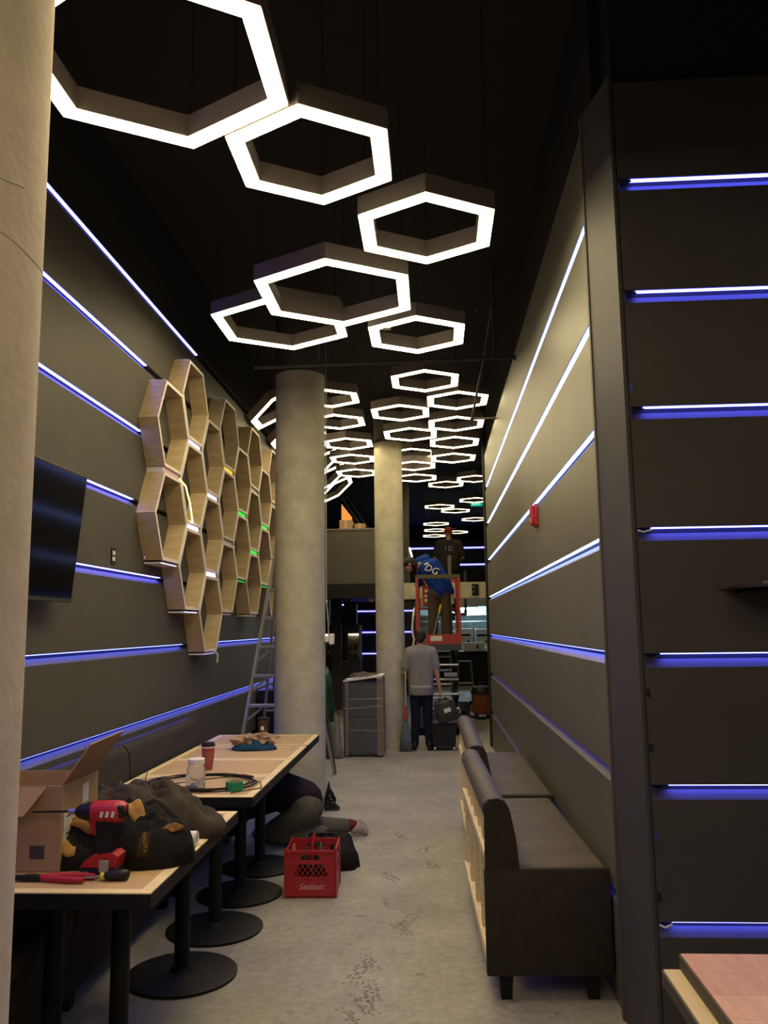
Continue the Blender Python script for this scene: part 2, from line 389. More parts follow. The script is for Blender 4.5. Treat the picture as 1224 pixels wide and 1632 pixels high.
hex_lamp('glowing hexagon ring lamp touching the largest lamp at top left', -.511, 3.521, 3.812, .411)
hex_lamp('glowing hexagon ring lamp standing alone at top centre, right of the others', .005, 4.257, 3.81, .411)
hex_lamp('large glowing hexagon ring lamp overlapping another just above the middle column', -.588, 5.094, 3.81, .552)
hex_lamp('glowing hexagon ring lamp partly hidden behind the large lamp above the middle column', -1.149, 6.228, 4.05, .57)
hex_lamp('glowing hexagon ring lamp with a small white tab, right of the overlapping pair', -.081, 6.081, 3.88, .414)
MB().box((-.25, -.22, -.012), (-.19, -.16, -.005)).build('white_tab', M_white, bpy.data.objects['hexagon_lamp.005'])
for lab, x, y, R in (
    ('first glowing hexagon ring lamp just past the crossing sprinkler pipe', -.038, 8.631, .413),
    ('nearest glowing hexagon ring lamp of the row along the right wall', .332, 9.445, .406),
    ('glowing hexagon ring lamp directly in front of the top of the distant column, upper one', -.353, 9.941, .408),
    ('second glowing hexagon ring lamp of the row along the right wall', .346, 10.578, .412),
    ('glowing hexagon ring lamp directly in front of the top of the distant column, lower one', -.262, 11.114, .415),
    ('third glowing hexagon ring lamp of the row along the right wall', .351, 11.682, .402),
    ('fourth glowing hexagon ring lamp of the row along the right wall', .361, 12.798, .398),
    
    ('middle of three hexagon lamps half hidden behind the distant column', -.273, 13.359, .41),
    ('lowest of three hexagon lamps half hidden behind the distant column', -.257, 14.483, .415),
    ('nearest flat hexagon lamp in the row right of the middle column', -1.151, 9.204, .395),
    ('second flat hexagon lamp in the row right of the middle column', -1.18, 10.305, .402),
    ('third flat hexagon lamp in the row right of the middle column', -1.17, 11.60, .40),
    ('fourth flat hexagon lamp in the row right of the middle column, frayed at its corner', -1.208, 12.698, .395),
    ('fifth and farthest flat hexagon lamp in the row right of the middle column', -1.249, 13.879, .394)):
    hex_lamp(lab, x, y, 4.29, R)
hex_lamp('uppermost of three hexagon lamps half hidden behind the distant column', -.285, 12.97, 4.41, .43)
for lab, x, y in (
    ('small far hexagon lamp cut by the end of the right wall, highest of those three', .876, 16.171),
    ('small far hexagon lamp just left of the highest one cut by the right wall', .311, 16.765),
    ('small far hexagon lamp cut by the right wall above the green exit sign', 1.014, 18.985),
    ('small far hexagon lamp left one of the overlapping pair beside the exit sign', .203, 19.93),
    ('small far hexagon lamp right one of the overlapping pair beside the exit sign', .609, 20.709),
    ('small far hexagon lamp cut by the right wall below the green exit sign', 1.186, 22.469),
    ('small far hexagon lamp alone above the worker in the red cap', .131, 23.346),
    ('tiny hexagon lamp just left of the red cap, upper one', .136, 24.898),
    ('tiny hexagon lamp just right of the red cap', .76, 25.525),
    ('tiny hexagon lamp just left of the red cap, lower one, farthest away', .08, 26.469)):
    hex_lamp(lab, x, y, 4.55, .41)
for k, lab in enumerate(('nearest tilted hexagon lamp, left of the middle column above the honeycomb shelf', 'second tilted hexagon lamp, almost hidden by the left side of the middle column',
        'uppermost tilted hexagon lamp on the right side of the middle column', 'second tilted hexagon lamp down on the right side of the middle column',
        'third tilted hexagon lamp down on the right side of the middle column', 'lowest tilted hexagon lamp on the right side of the middle column')):
    hex_lamp(lab, -1.78, 9.45 + 1.18*k, 4.26, .405, -math.radians(36), pitch=0. if k < 2 else -math.radians(8))
hex_lamp('steeply tilted hexagon lamp mostly hidden behind the distant column', -.86, 15.9, 4.10, .41, math.radians(62))

# the run of lamps goes on over the front room, behind the camera
hex_lamp('hexagon ring lamp hanging over the front room left behind the camera', -.45, .35, 3.81, .41)
hex_lamp('hexagon ring lamp hanging over the front room right behind the camera', .75, -.9, 3.81, .41)
hex_lamp('hexagon ring lamp hanging over the front room near its left wall', -1.15, -.75, 3.81, .55)
hex_lamp('hexagon ring lamp hanging over the front room above the stacked table tops', 1.75, .45, 3.81, .55)
hex_lamp('hexagon ring lamp hanging at the rear of the front room', 0, -2.1, 3.81, .55)

# ================================================================ HONEYCOMB SHELF
def honeycomb():
    XB, XF = XL+.001, -1.975
    t = thing('honeycomb_shelf', 'plywood honeycomb wall shelf of hexagon cells with coloured leds on left wall', 'shelf', (XL, 8.2, 1.46))
    off = Vector((XL, 8.2, 1.46))
    w, tt, hh, th = .389, .199, .329, .024
    out = [(-w, 0), (-tt, hh), (tt, hh), (w, 0), (tt, -hh), (-tt, -hh)]
    k = 1 - th/hh
    inn = [(a*(1-th/(w*.866)), b*k) for a, b in out]
    # prototypes around (0,0) in the wall plane; x from XB to XF
    pm = []
    for i in range(6):
        j = (i+1) % 6
        m = MB().prism([(XB, *out[i]), (XB, *out[j]), (XB, *inn[j]), (XB, *inn[i])], (XF-.004-XB, 0, 0))
        o = m.build('panel', M_ply); pm.append(o.data); bpy.data.objects.remove(o)
    o = MB().ring([(XF-.004, *p) for p in out], [(XF-.004, *p) for p in inn], (.004, 0, 0)).build('hexagon_cell', M_plye); ring = o.data; bpy.data.objects.remove(o)
    cols = {0: (3.22, 2), 1: (3.573, 3), 2: (3.22, 3), 3: (3.573, 3), 4: (3.22, 2), 5: (3.573, 3), 6: (3.22, 2), 7: (3.573, 3)}
    Y0, PY, PZ = 6.165, .589, .703
    for c, (z, n) in cols.items():
        for r in range(n):
            cell = link('hexagon_cell', ring, None, t); cell.location = Vector((0, Y0+c*PY, z-r*PZ)) - off
            for me in pm: link('panel', me, None, cell)
    cv = mat('led violet', (.5, .4, .8), .5, emit=(.55, .45, 1.0), es=.55); cw = mat('led white violet', (.7, .7, .9), .5, emit=(.68, .68, 1.0), es=.95)
    cg = mat('led green', (.1, .6, .1), .5, emit=(.01, .75, .05), es=.75); cy = mat('led yellow', (.8, .7, .1), .5, emit=(.9, .65, .04), es=.6); cp = mat('led faint pink', (.6, .4, .35), .5, emit=(.5, .27, .24), es=.28)
    # led channels in the gaps between stacked cells: (column, edge index from top edge of that column, material)
    chan = [(0, 0, cv), (0, 1, cp), (0, 2, cw), (1, 1, cw), (1, 2, cw), (1, 3, cw), (2, 1, cw), (2, 2, cw), (2, 3, cv), (3, 1, cy), (3, 2, None), (3, 3, cp), (1, 0, cv), (3, 0, cp), (2, 0, cp),
            (4, 1, cg), (4, 2, cg), (5, 1, None), (5, 2, cg), (5, 3, cp), (6, 1, cg), (6, 2, cg), (7, 3, cp), (7, 1, None), (4, 0, None), (6, 0, None), (5, 0, None)]
    for c, e, m in chan:
        z0, n = cols[c]; y = Y0 + c*PY; z = z0 + PZ/2 - e*PZ
        if e == 0: za, zb = z0+hh, z0+hh+.012
        elif e == n: za, zb = z-.003, z+.012-.003
        else: za, zb = z-.0215, z+.0215
        MB(off).box((XB, y-tt+.01, za), (XF-.02, y+tt-.01, zb)).build('channel_board', M_plye, t)
        if m is not None:
            MB(off).box((XF-.02, y-tt+.02, za+.002), (XF-.016, y+tt-.02, zb-.002)).build('led_strip', m, t)
    # loose yellow strip hanging out of the second cell and strips on inner back
    MB(off).tube([(XF-.01, 6.36, 2.86), (XF+.01, 6.46, 2.82), (XF+.012, 6.58, 2.70), (XF+.008, 6.68, 2.55)], .006, 6).build('loose_led_strip', mat('led warm yellow', (.9, .8, .4), .5, emit=(1, .75, .15), es=5), t)
    for y, za, zb, m in ((5.95, 2.20, 2.74, cv), (7.06, 3.05, 3.36, cy), (7.74, 3.40, 3.75, cv), (5.98, 2.90, 3.05, cv)):
        MB(off).box((XB+.01, y, za), (XB+.014, y+.012, zb)).build('led_strip', m, t)
    MB(off).tube([(XF, 7.45, 1.49), (XF+.02, 7.5, 1.45), (XF+.01, 7.52, 1.38)], .008, 6).build('dangling_plug', M_white, t)
honeycomb()

# ================================================================ TELEVISION
tv = thing('television', 'large black flat television on left wall, cut by the concrete column', 'television', (XL+.012, 3.90, 2.2))
tv.rotation_euler = (0, math.radians(5.5), 0)
tz = .355
MB().box((.10, -.62, -tz), (.135, .62, tz), bev=.006).build('bezel', M_blkp, tv)
MB().box((.1345, -.605, -tz+.03), (.1365, .605, tz-.015)).build('screen', M_screen, tv)
MB().box((.128, -.60, -tz+.004), (.138, .60, -tz+.02)).build('speaker_bar', mat('dark grey plastic', (.04, .04, .04), .5), tv)
MB().box((.02, -.15, -.15), (.10, .15, .15)).build('wall_bracket', M_blk, tv)

# ================================================================ PIPES
pp = thing('sprinkler_pipe', 'thin dark sprinkler pipe crossing the ceiling in front of the middle column', 'pipe', (0, 7.3, 4.06))
MB().cyl((-1.60, 0, 0), (.83, 0, .02), .016, n=10).build('pipe_run', M_concp, pp)
MB().cyl((.60, 0, -.008), (.60, 0, .94), .012, n=8).build('hanger_rod', M_concp, pp)
MB().cyl((-1.0, 0, -.008), (-1.0, 0, .94), .012, n=8).build('hanger_rod', M_concp, pp)
MB().cyl((.78, 0, .02), (.86, 0, .02), .026, n=10).build('wall_flange', M_blk, pp)
p2 = thing('ceiling_strut', 'dark angled ceiling strut beside the right wall near the hexagon lamps', 'pipe', (.55, 7.3, 4.3))
MB((.55, 7.3, 4.3)).tube([(.50, 9.55, 4.09), (.56, 8.2, 4.34), (.60, 7.4, 4.60), (.63, 7.4, 4.98)], .014, 8).build('strut_rod', M_concp, p2)
MB((.55, 7.3, 4.3)).cyl((.48, 9.55, 4.09), (.81, 9.55, 4.09), .013, n=8).build('cross_arm', M_concp, p2)
MB((.55, 7.3, 4.3)).bar((.45, 7.4, 4.58), (.72, 7.4, 4.70), .05, .03).build('clamp', M_concp, p2)

# electrical conduit and box on the middle column
cb = thing('junction_box', 'white junction box and conduit running down the side of the middle column', 'conduit', (-1.05, 8.2, 1.5))
o_ = (-1.05, 8.2, 1.5)
MB(o_).tube([(-1.055, 8.2, 4.98), (-1.055, 8.2, 1.95), (-1.035, 8.17, 1.75), (-1.03, 8.17, 1.60)], .0065, 8).build('conduit', M_alu, cb)
MB(o_).box((-1.067, 8.14, 1.54), (-1.02, 8.20, 1.60), bev=.006).build('bracket', M_paper, cb)
MB(o_).box((-1.02, 8.11, 1.515), (-.975, 8.22, 1.62), bev=.012).build('box_body', M_white, cb)
MB(o_).box((-1.06, 8.19, 1.93), (-1.045, 8.215, 1.95)).build('conduit_clip', M_white, cb)

# fire alarm on the right wall
fa = thing('fire_alarm', 'red fire alarm horn strobe mounted on the right corridor wall', 'fire alarm', (XR, 6.2, 2.49))
MB().box((-.022, -.062, -.085), (0, .062, .085), bev=.006).build('housing', M_red, fa)
MB().box((-.05, -.045, -.075), (-.02, .045, .075), bev=.012).build('horn_face', M_red, fa)
MB().box((-.056, -.02, .0), (-.048, .02, .05), bev=.003).build('strobe_lens', mat('strobe lens', (.5, .15, .15), .2), fa)
text('FIRE', .028, M_white, fa, 'lettering', (-.051, .0, -.035), (PI/2, 0, -PI/2))

# ================================================================ TABLES
def table_proto():
    t = thing('pedestal_table', 'x', 'table', (0, 0, 0))
    X, Y, Z, th, b = .445, .33, .75, .055, .048
    MB().ring([(-X, -Y, Z-th), (X, -Y, Z-th), (X, Y, Z-th), (-X, Y, Z-th)], [(-X+.012, -Y+.012, Z-th), (X-.012, -Y+.012, Z-th), (X-.012, Y-.012, Z-th), (-X+.012, Y-.012, Z-th)], (0, 0, th-.003)).build('edge_band', M_blk, t)
    MB().box((-X+.012, -Y+.012, Z-th), (X-.012, Y-.012, Z-.006)).build('core_board', M_blk, t)
    e = .002
    for p in ([(-X+e, -Y+e), (X-e, -Y+e), (X-b, -Y+b), (-X+b, -Y+b)], [(X-e, -Y+e), (X-e, Y-e), (X-b, Y-b), (X-b, -Y+b)], [(X-e, Y-e), (-X+e, Y-e), (-X+b, Y-b), (X-b, Y-b)], [(-X+e, Y-e), (-X+e, -Y+e), (-X+b, -Y+b), (-X+b, Y-b)]):
        MB().prism([(x, y, Z-.006) for x, y in p], (0, 0, .0075)).build('border_board', M_tabw, t)
    MB().box((-X+b+.001, -Y+b+.001, Z-.006), (X-b-.001, Y-b-.001, Z)).build('inlay', M_tabk, t)
    return t
def pedestal(t, px, py, r=.27, base=True):
    m = MB().cyl((px, py, .03), (px, py, .70), .037, n=18); smooth_auto(m.build('post', M_blk, t))
    MB().box((px-.2, py-.03, .672), (px+.2, py+.03, .695)).build('top_bracket', M_blk, t)
    if base: smooth_auto(MB().lathe((px, py, 0), [(r-.006, 0), (r, .006), (r, .014), (r-.02, .022), (.06, .032), (.05, .05)], 40).build('base_disc', M_blk, t))
tp = table_proto()
TX = -1.468
tabs = [(3.38, 'wooden table nearest the camera, covered by jackets and tools', (.2, .05)), (4.045, 'wooden table half covered by the brown jacket, before the gap', (.2, .22)),
        (5.066, 'wooden table carrying the wire coil and the clear jar', (.2, -.18)), (5.732, 'second wooden table past the gap, holding the red cup', (.2, -.23)), (6.398, 'third wooden table past the gap, under the crumpled paper', (.2, -.29)), (7.10, 'farthest wooden table of the row, beside the middle column', (.2, 0))]
for i, (y, lab, (px, py)) in enumerate(tabs):
    t = tp if i == 0 else copy_tree(tp0)
    if i == 0: tp0 = copy_tree(tp)
    t.location = (TX, y, 0); tag(t, lab, 'table', 'pedestal tables along the banquette')
    pedestal(t, px, py)
    if i == 0: pedestal(t, -.07, py, base=False)
for c in list(tp0.children): bpy.data.objects.remove(c)
bpy.data.objects.remove(tp0)

# ================================================================ BANQUETTE (left)
def banquette(y0, y1, lab):
    t = thing('banquette', lab, 'bench', (-1.85, (y0+y1)/2, 0), 0, 'brown banquettes along the left wall'); off = (-1.85, (y0+y1)/2, 0)
    MB(off).box((-2.10, y0, .10), (-1.62, y1, .36)).build('base', M_up, t)
    for y in (y0+.08, y1-.14): MB(off).box((-1.72, y, 0), (-1.66, y+.06, .10)).build('leg', M_blk, t)
    for y in (y0+.08, y1-.14): MB(off).box((-2.08, y, 0), (-2.02, y+.06, .10)).build('leg', M_blk, t)
    smooth_auto(MB(off).box((-2.10, y0+.004, .36), (-1.60, y1-.004, .47), bev=.03, seg=3).build('seat', M_up, t))
    o = MB(off).prism([(-2.112, y0+.004, .46), (-1.93, y0+.004, .46), (-1.965, y0+.004, .90), (-2.0, y0+.004, .945), (-2.06, y0+.004, .955), (-2.112, y0+.004, .93)], (0, y1-y0-.008, 0)).build('backrest', M_up, t)
    smooth_auto(o, 50)
banquette(2.2, 3.78, 'brown upholstered banquette behind the cardboard box, nearest the camera')
banquette(3.79, 5.36, 'brown upholstered banquette against left wall behind the brown jacket')
banquette(5.37, 6.95, 'brown upholstered banquette against left wall beside the red cup, farthest')

# ================================================================ RIGHT BENCHES with open pine backs
def bench(y0, y1, x0, lab, zt=.58, zb=.885, rot=math.radians(1.7), dx=0.):
    yc = (y0+y1)/2; off = (x0+.28, yc, 0)
    t = thing('upholstered_bench', lab, 'bench', off, 0, 'dark benches along the right wall'); x1 = XR-.012
    R_ = Matrix.Rotation(rot, 3, 'Z'); piv = Vector((x1, y0, 0)); t.location = piv + R_ @ (Vector(off)-piv) + Vector((dx, 0, 0)); t.rotation_euler = (0, 0, rot)
    zz = .11
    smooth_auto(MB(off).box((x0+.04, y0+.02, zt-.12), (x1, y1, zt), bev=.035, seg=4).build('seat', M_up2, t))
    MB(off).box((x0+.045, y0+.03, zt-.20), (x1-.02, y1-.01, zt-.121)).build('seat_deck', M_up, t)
    smooth_auto(MB(off).box((x0, y0, zz), (x1+.004, y0+.03, zt-.004), bev=.012).build('end_panel', M_up, t))
    MB(off).box((x1-.05, y0+.031, zz), (x1-.02, y1, zt-.201)).build('front_panel', M_up, t)
    # back cushion with rounded slanted section
    sec = [(x0+.005, zt-.03), (x0+.165, zt-.03), (x0+.150, zt+.13), (x0+.125, zb-.05), (x0+.105, zb-.012), (x0+.07, zb), (x0+.03, zb-.004), (x0+.008, zb-.03)]
    o = MB(off).prism([(x, y0+.001, z) for x, z in sec], (0, .03, 0)).build('back_end', M_up, t)
    sec2 = [(x0+.075, zt-.02), (x0+.165, zt-.02), (x0+.150, zt+.13), (x0+.125, zb-.05), (x0+.105, zb-.012), (x0+.07, zb), (x0+.03, zb-.004), (x0+.004, zb-.03), (x0+.004, zb-.075), (x0+.075, zb-.08)]
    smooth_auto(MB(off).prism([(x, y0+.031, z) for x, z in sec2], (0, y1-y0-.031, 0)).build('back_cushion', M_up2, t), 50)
    # pine frame on the corridor side
    for z, h in ((zz+.03, .05), (zt+.02, .04), (.36, .045)): MB(off).box((x0+.005 if z != .36 else x0+.3, y0+.031, z), (x0+.05 if z != .36 else x0+.34, y1, z+h)).build('rail', M_pine, t)
    n = 6; L = y1-y0-.07
    for i in range(n+1):
        y = y0+.035 + L*i/n
        MB(off).box((x0+.018, y-.018+.01, zt+.061), (x0+.062, y+.022+.01, zb-.082)).build('slat', M_pine, t)
    for i in range(5):
        y = y0+.04 + L*i/4
        MB(off).box((x0+.016, y-.02, zz+.081), (x0+.055, y+.025, zt+.019)).build('stud', M_pine, t)
        if i: MB(off).box((x0+.056, y-.02, .345), (x0+.50, y+.02, .385)).build('cross_brace', M_pine, t)
        if i: MB(off).box((x0+.056, y-.02, zz+.035), (x0+.50, y+.02, zz+.075)).build('cross_brace', M_pine, t)
    for x in (x0+.06, x0+.455):
        for y in (y0+.03, y1-.09):
            b = MB(off); b.bm; hw = .032
            pts0 = [(x-hw*.75+.03, y+.01), (x+hw*.75+.03, y+.01), (x+hw*.75+.03, y+.055), (x-hw*.75+.03, y+.055)]
            pts1 = [(x-hw+.03, y), (x+hw+.03, y), (x+hw+.03, y+.064), (x-hw+.03, y+.064)]
            lo = [b._v((px, py, 0)) for px, py in pts0]; hi = [b._v((px, py, zz)) for px, py in pts1]
            b.bm.faces.new(lo[::-1]); b.bm.faces.new(hi)
            for k in range(4): b.bm.faces.new((lo[k], lo[(k+1) % 4], hi[(k+1) % 4], hi[k]))
            b.build('leg', M_blk, t)
bench(4.02, 5.60, .208, 'dark upholstered bench with open pine back, nearest along right wall')
bench(5.63, 7.48, .225, 'dark upholstered bench with open pine back, farther along right wall', .59, .90, math.radians(.4), -.02)

# ================================================================ FOREGROUND RIGHT: stacked table tops, wall shelf
def slab(name, lab, x0, y0, x1, y1, z, mt, me, planks):
    t = thing(name, lab, 'table top', ((x0+x1)/2, (y0+y1)/2, z-.04)); off = ((x0+x1)/2, (y0+y1)/2, z-.04)
    MB(off).box((x0, y0, z-.042), (x1, y1, z-.004), bev=.002).build('edge_board', me, t)
    n = planks; rr = random.Random(len(lab))
    for i in range(n):
        a = y0+.004 + (y1-y0-.008)*i/n; b = y0+.004 + (y1-y0-.008)*(i+1)/n
        xs = [x0+.004] + sorted(x0 + (x1-x0)*f for f in ((rr.uniform(.2, .45), rr.uniform(.55, .8)))) + [x1-.004]
        for k in range(3):
            m = mt[rr.randrange(len(mt))]
            MB(off).box((xs[k]+.0004, a+.0004, z-.004), (xs[k+1]-.0004, b-.0004, z)).build('plank', m, t)
    return t
bw = [mat('butcher block '+n, c, .42, var=.15, scale=4, stretch=(9, 2, 2)) for n, c in (('a', (.78, .47, .28)), ('b', (.82, .51, .31)), ('c', (.76, .45, .265)), ('d', (.68, .385, .22)))]
pw = [mat('pale maple '+n, c, .45, var=.1, scale=4, stretch=(9, 2, 2)) for n, c in (('a', (.74, .58, .32)), ('b', (.70, .54, .29)))]
slab('table_top', 'orange butcher block table top in the lower right foreground, uppermost of stack', .655, 1.30, 1.9, 2.47, .780, bw, mat('dark stained edge', (.05, .045, .03), .6), 9)
slab('table_top', 'pale maple table top with dark edge under the orange butcher block', .607, 1.30, 1.9, 2.475, .737, pw, mat('olive dark edge', (.055, .05, .03), .6), 3)
tr = thing('trestle_stand', 'dark trestle stand carrying the stacked table tops', 'trestle', (1.3, 1.9, 0))
for x in (-.45, .45):
    for s in (-1, 1): MB().bar((x, s*.32, 0), (x, s*.06, .64), .04, .06).build('leg', M_blk, tr)
    MB().box((x-.04, -.4, .64), (x+.04, .4, .695)).build('top_beam', M_blk, tr)
ws = thing('wall_shelf', 'dark rounded shelf on the panelled wall at the right edge', 'shelf', (1.52, YP, 1.83))
pts = [(.30*math.cos(a*PI/16), -.30*math.sin(a*PI/16)-.02, 0) for a in range(17)]
MB().prism([(.34, 0, -.012)] + [(x, y, -.012) for x, y, z in pts] + [(-.34, 0, -.012)], (0, 0, .012)).build('shelf_plate', mat('dark walnut', (.03, .022, .018), .4), ws)
MB().prism([(-.26, 0, -.03), (.26, 0, -.03), (.2, -.22, -.02), (-.2, -.22, -.02)], (0, 0, .008)).build('support_plate', M_blk, ws)
MB().box((-.20, -.20, 0), (-.12, -.14, .012), bev=.003).build('clip', M_alu, ws)

# ================================================================ LADDER behind the middle column
ld = thing('step_ladder', 'aluminium step ladder leaning beside the middle column and honeycomb shelf', 'ladder', (-1.62, 8.75, 0)); off = (-1.62, 8.75, 0)
def lx(z, s): return -1.62 + s*(.455 - .165*z*1.02 + .018*z*z) if False else -1.62 + s*(.46 - .155*z)
def ly(z): return 8.62 + .10*z
ZT = 2.75
for s in (-1, 1):
    MB(off).bar((lx(0, s), ly(0), 0), (lx(ZT, s), ly(ZT), ZT), .028, .07, (0, 1, 0)).build('front_rail', M_alu, ld)
    MB(off).bar((lx(0, s)+s*-.02, 9.85, 0), (lx(ZT, s)-s*.01, ly(ZT)+.06, ZT), .024, .045, (0, 1, 0)).build('rear_rail', M_alu, ld)
for k in range(1, 9):
    z = .30*k
    MB(off).box((lx(z, -1), ly(z)-.045, z-.03), (lx(z, 1), ly(z)+.05, z), bev=.003).build('step', M_alu, ld)
    if k < 6:
        MB(off).bar((lx(z-.14, -1)+.012, ly(z), z-.16), (lx(z, -1)+.15, ly(z), z-.03), .012, .025).build('brace', M_alu, ld)
MB(off).box((lx(ZT, -1)-.02, ly(ZT)-.06, ZT), (lx(ZT, 1)+.02, ly(ZT)+.12, ZT+.05), bev=.006).build('top_cap', M_alu, ld)
for z in (.75, 1.5): MB(off).bar((lx(z, -1)+.02, 9.85-(9.85-ly(ZT)-.06)*z/ZT, z), (lx(z, 1)-.02, 9.85-(9.85-ly(ZT)-.06)*z/ZT, z), .03, .02).build('rear_bar', M_alu, ld)
# low dark cabinet with blue light behind the ladder
lc = thing('low_cabinet', 'low black cabinet against left wall seen through the ladder', 'cabinet', (-1.83, 10.3, 0))
MB().box((-.26, -.4, 0), (.24, .4, .93), bev=.006).build('body', M_blkp, lc)
MB().box((-.27, -.41, .93), (.26, .41, .955), bev=.004).build('worktop', M_blkp, lc)
for s in (-1, 1): MB().box((.24, s*.2-.19, .04), (.256, s*.2+.19, .90), bev=.003).build('door', M_blkp, lc)
sp = thing('speaker', 'small black speaker standing on the low cabinet behind the ladder', 'speaker', (-1.85, 10.0, .956))
MB().box((-.07, -.06, 0), (.07, .06, .16), bev=.008).build('body', M_blkp, sp)
MB().cyl((0, -.06, .06), (0, -.066, .06), .045, n=16).build('cone', M_dark, sp)

# ================================================================ THINGS ON THE NEAR TABLE
TT = .7525
def lump_pt(c, rx, ry, h, seed, rot, fold, flat, f, a, z0=0., lift=0.):
    n1 = noise.noise(Vector((math.cos(a)*1.3+seed*7.1, math.sin(a)*1.3, seed))) + .45*noise.noise(Vector((math.cos(a)*3.4+seed*2.1, math.sin(a)*3.4, seed*.7)))
    rr = f*(1+.22*n1) + lift*f
    x, y = rx*rr*math.cos(a), ry*rr*math.sin(a)
    prof = (1-f**flat)**.6 if f < 1 else 0
    q = Vector((x*9+seed*3, y*9, seed*1.7))
    u = Vector((x*7+y*5+seed, (y-x*.5)*13+2*noise.noise(q), seed)); u2 = Vector((x*15+y*6+seed*2, (y+x*.3)*7, seed))
    fo = .55*noise.noise(q) + .3*noise.noise(q*2.3) + .55*(1-2.4*abs(noise.noise(u))) + .3*(1-2.4*abs(noise.noise(u2))) - .45
    z = h*prof*max(1+fold*fo, .15) if f < 1 else 0
    return Vector(c) + Vector((x*math.cos(rot)-y*math.sin(rot), x*math.sin(rot)+y*math.cos(rot), max(z, 0) + z0 + (lift*.6*h if f < 1 else 0)))
def lump(mb, c, rx, ry, h, seed, rot=0., nr=10, na=28, fold=.25, flat=1.6, z0=0.):
    """soft crumpled heap: closed mesh, flat underneath"""
    rings = [[mb._v(lump_pt(c, rx, ry, h, seed, rot, fold, flat, i/nr, 2*PI*k/na, z0)) for k in range(na if i else 1)] for i in range(nr+1)]
    for i in range(nr):
        a, b = rings[i], rings[i+1]
        for k in range(na):
            if i == 0: mb.bm.faces.new((a[0], b[k], b[(k+1) % na]))
            else: mb.bm.faces.new((a[k], b[k], b[(k+1) % na], a[(k+1) % na]))
    mb.bm.faces.new(rings[-1][::-1])
    return mb
def drape(mb, par, f0, f1, a0, a1, nf=6, na=10, taper=0.):
    """thin cloth patch lying on the heap par between polar limits"""
    c, rx, ry, h, seed, rot, fold, flat = par
    g = [[[mb._v(lump_pt(c, rx, ry, h, seed, rot, fold, flat, f0+(f1-f0)*i/nf, math.radians(a0+(a1-a0)*(j/na)+taper*(i/nf)), 0, l)) for j in range(na+1)] for i in range(nf+1)] for l in (.012, .05)]
    for i in range(nf):
        for j in range(na):
            for l in (0, 1): mb.bm.faces.new((g[l][i][j], g[l][i][j+1], g[l][i+1][j+1], g[l][i+1][j]))
    for i in range(nf):
        for j in (0, na): mb.bm.faces.new((g[0][i][j], g[0][i+1][j], g[1][i+1][j], g[1][i][j]))
    for j in range(na):
        for i in (0, nf): mb.bm.faces.new((g[0][i][j], g[0][i][j+1], g[1][i][j+1], g[1][i][j]))
    return mb

# cardboard box
cx = thing('cardboard_box', 'open brown cardboard box with white shipping label on the near table', 'box', (-1.66, 3.47, TT)); off = (-1.66, 3.47, TT)
def wallq(p0, p1, p2, p3, n, th=.005):
    return MB(off).prism([p0, p1, p2, p3], Vector(n)*th)
bx0, bx1, by0, by1, bz = -1.86, -1.475, 3.30, 3.66, 1.075
MB(off).box((bx0, by0, TT), (bx1, by1, TT+.005)).build('bottom', M_kraft, cx)
MB(off).box((bx0, by0, TT+.005), (bx1, by0+.005, bz)).build('side', M_kraft, cx)
MB(off).box((bx0, by1-.005, TT+.005), (bx1, by1, bz)).build('side', M_kraft, cx)
MB(off).box((bx0, by0+.005, TT+.005), (bx0+.005, by1-.005, bz)).build('side', M_kraft, cx)
rs = MB(off).box((bx1-.005, by0+.005, TT+.005), (bx1, by1-.005, bz)).build('side', M_kraft, cx)
MB(off).prism([(bx1-.004, by0+.01, bz), (bx1-.004, by1-.01, bz), (bx1+.10, by1+.02, bz+.165), (bx1+.09, by0+.05, bz+.15)], (-.004, 0, .003)).build('flap', M_kraft, cx)
MB(off).prism([(bx0+.01, by0+.004, bz), (bx1-.06, by0+.004, bz), (bx1-.12, by0-.06, bz-.10), (bx0+.01, by0-.06, bz-.10)], (0, -.003, -.002)).build('flap', M_kraft, cx)
MB(off).prism([(bx0+.004, by0+.01, bz), (bx0+.004, by1-.01, bz), (bx0-.05, by1-.01, bz+.14), (bx0-.05, by0+.01, bz+.14)], (.004, 0, 0)).build('flap', M_kraft, cx)
lb = MB(off).box((bx1, by0+.03, .845), (bx1+.001, by0+.24, .965)).build('shipping_label', M_paper, cx)
for i in range(5): MB(off).box((bx1+.001, by0+.05+.035*(i % 3)*1.6, .945-.022*i), (bx1+.0015, by0+.10+.05*(i % 2)+.035*(i % 3)*1.2, .951-.022*i)).build('print_line', M_ink, lb)
MB(off).box((bx1, by0+.20, .97), (bx1+.001, by0+.26, 1.045)).build('small_label', M_paper, cx)
MB(off).box((bx1-.12, by0-.001, .80), (bx1-.06, by0, .85)).build('black_mark', M_ink, cx)

# work jacket (black with tan trim)
jk = thing('work_jacket', 'black work jacket with tan canvas trim heaped on the near table', 'jacket', (-1.27, 3.50, TT)); off = (-1.27, 3.50, TT)
JB = ((-1.285, 3.50, TT), .285, .150, .200, 3, .05, .42, 3.0); JS = ((-1.14, 3.43, TT), .165, .105, .16, 8, .25, .42, 2.6); JC = ((-1.45, 3.42, TT), .125, .10, .125, 5, -.2, .4, 2.6)
lump(MB(off), *JB[:6], 20, 72, *JB[6:]).build('body', M_jack, jk, True)
lump(MB(off), *JS[:6], 14, 48, *JS[6:]).build('sleeve', M_jack, jk, True)
lump(MB(off), *JC[:6], 12, 40, *JC[6:]).build('sleeve', M_jack, jk, True)
drape(MB(off), JB, .45, .80, 205, 250).build('pocket_trim', M_tanl, jk, True)
drape(MB(off), JB, .60, .66, 209, 246, 2).build('zip', M_blk, jk, True)
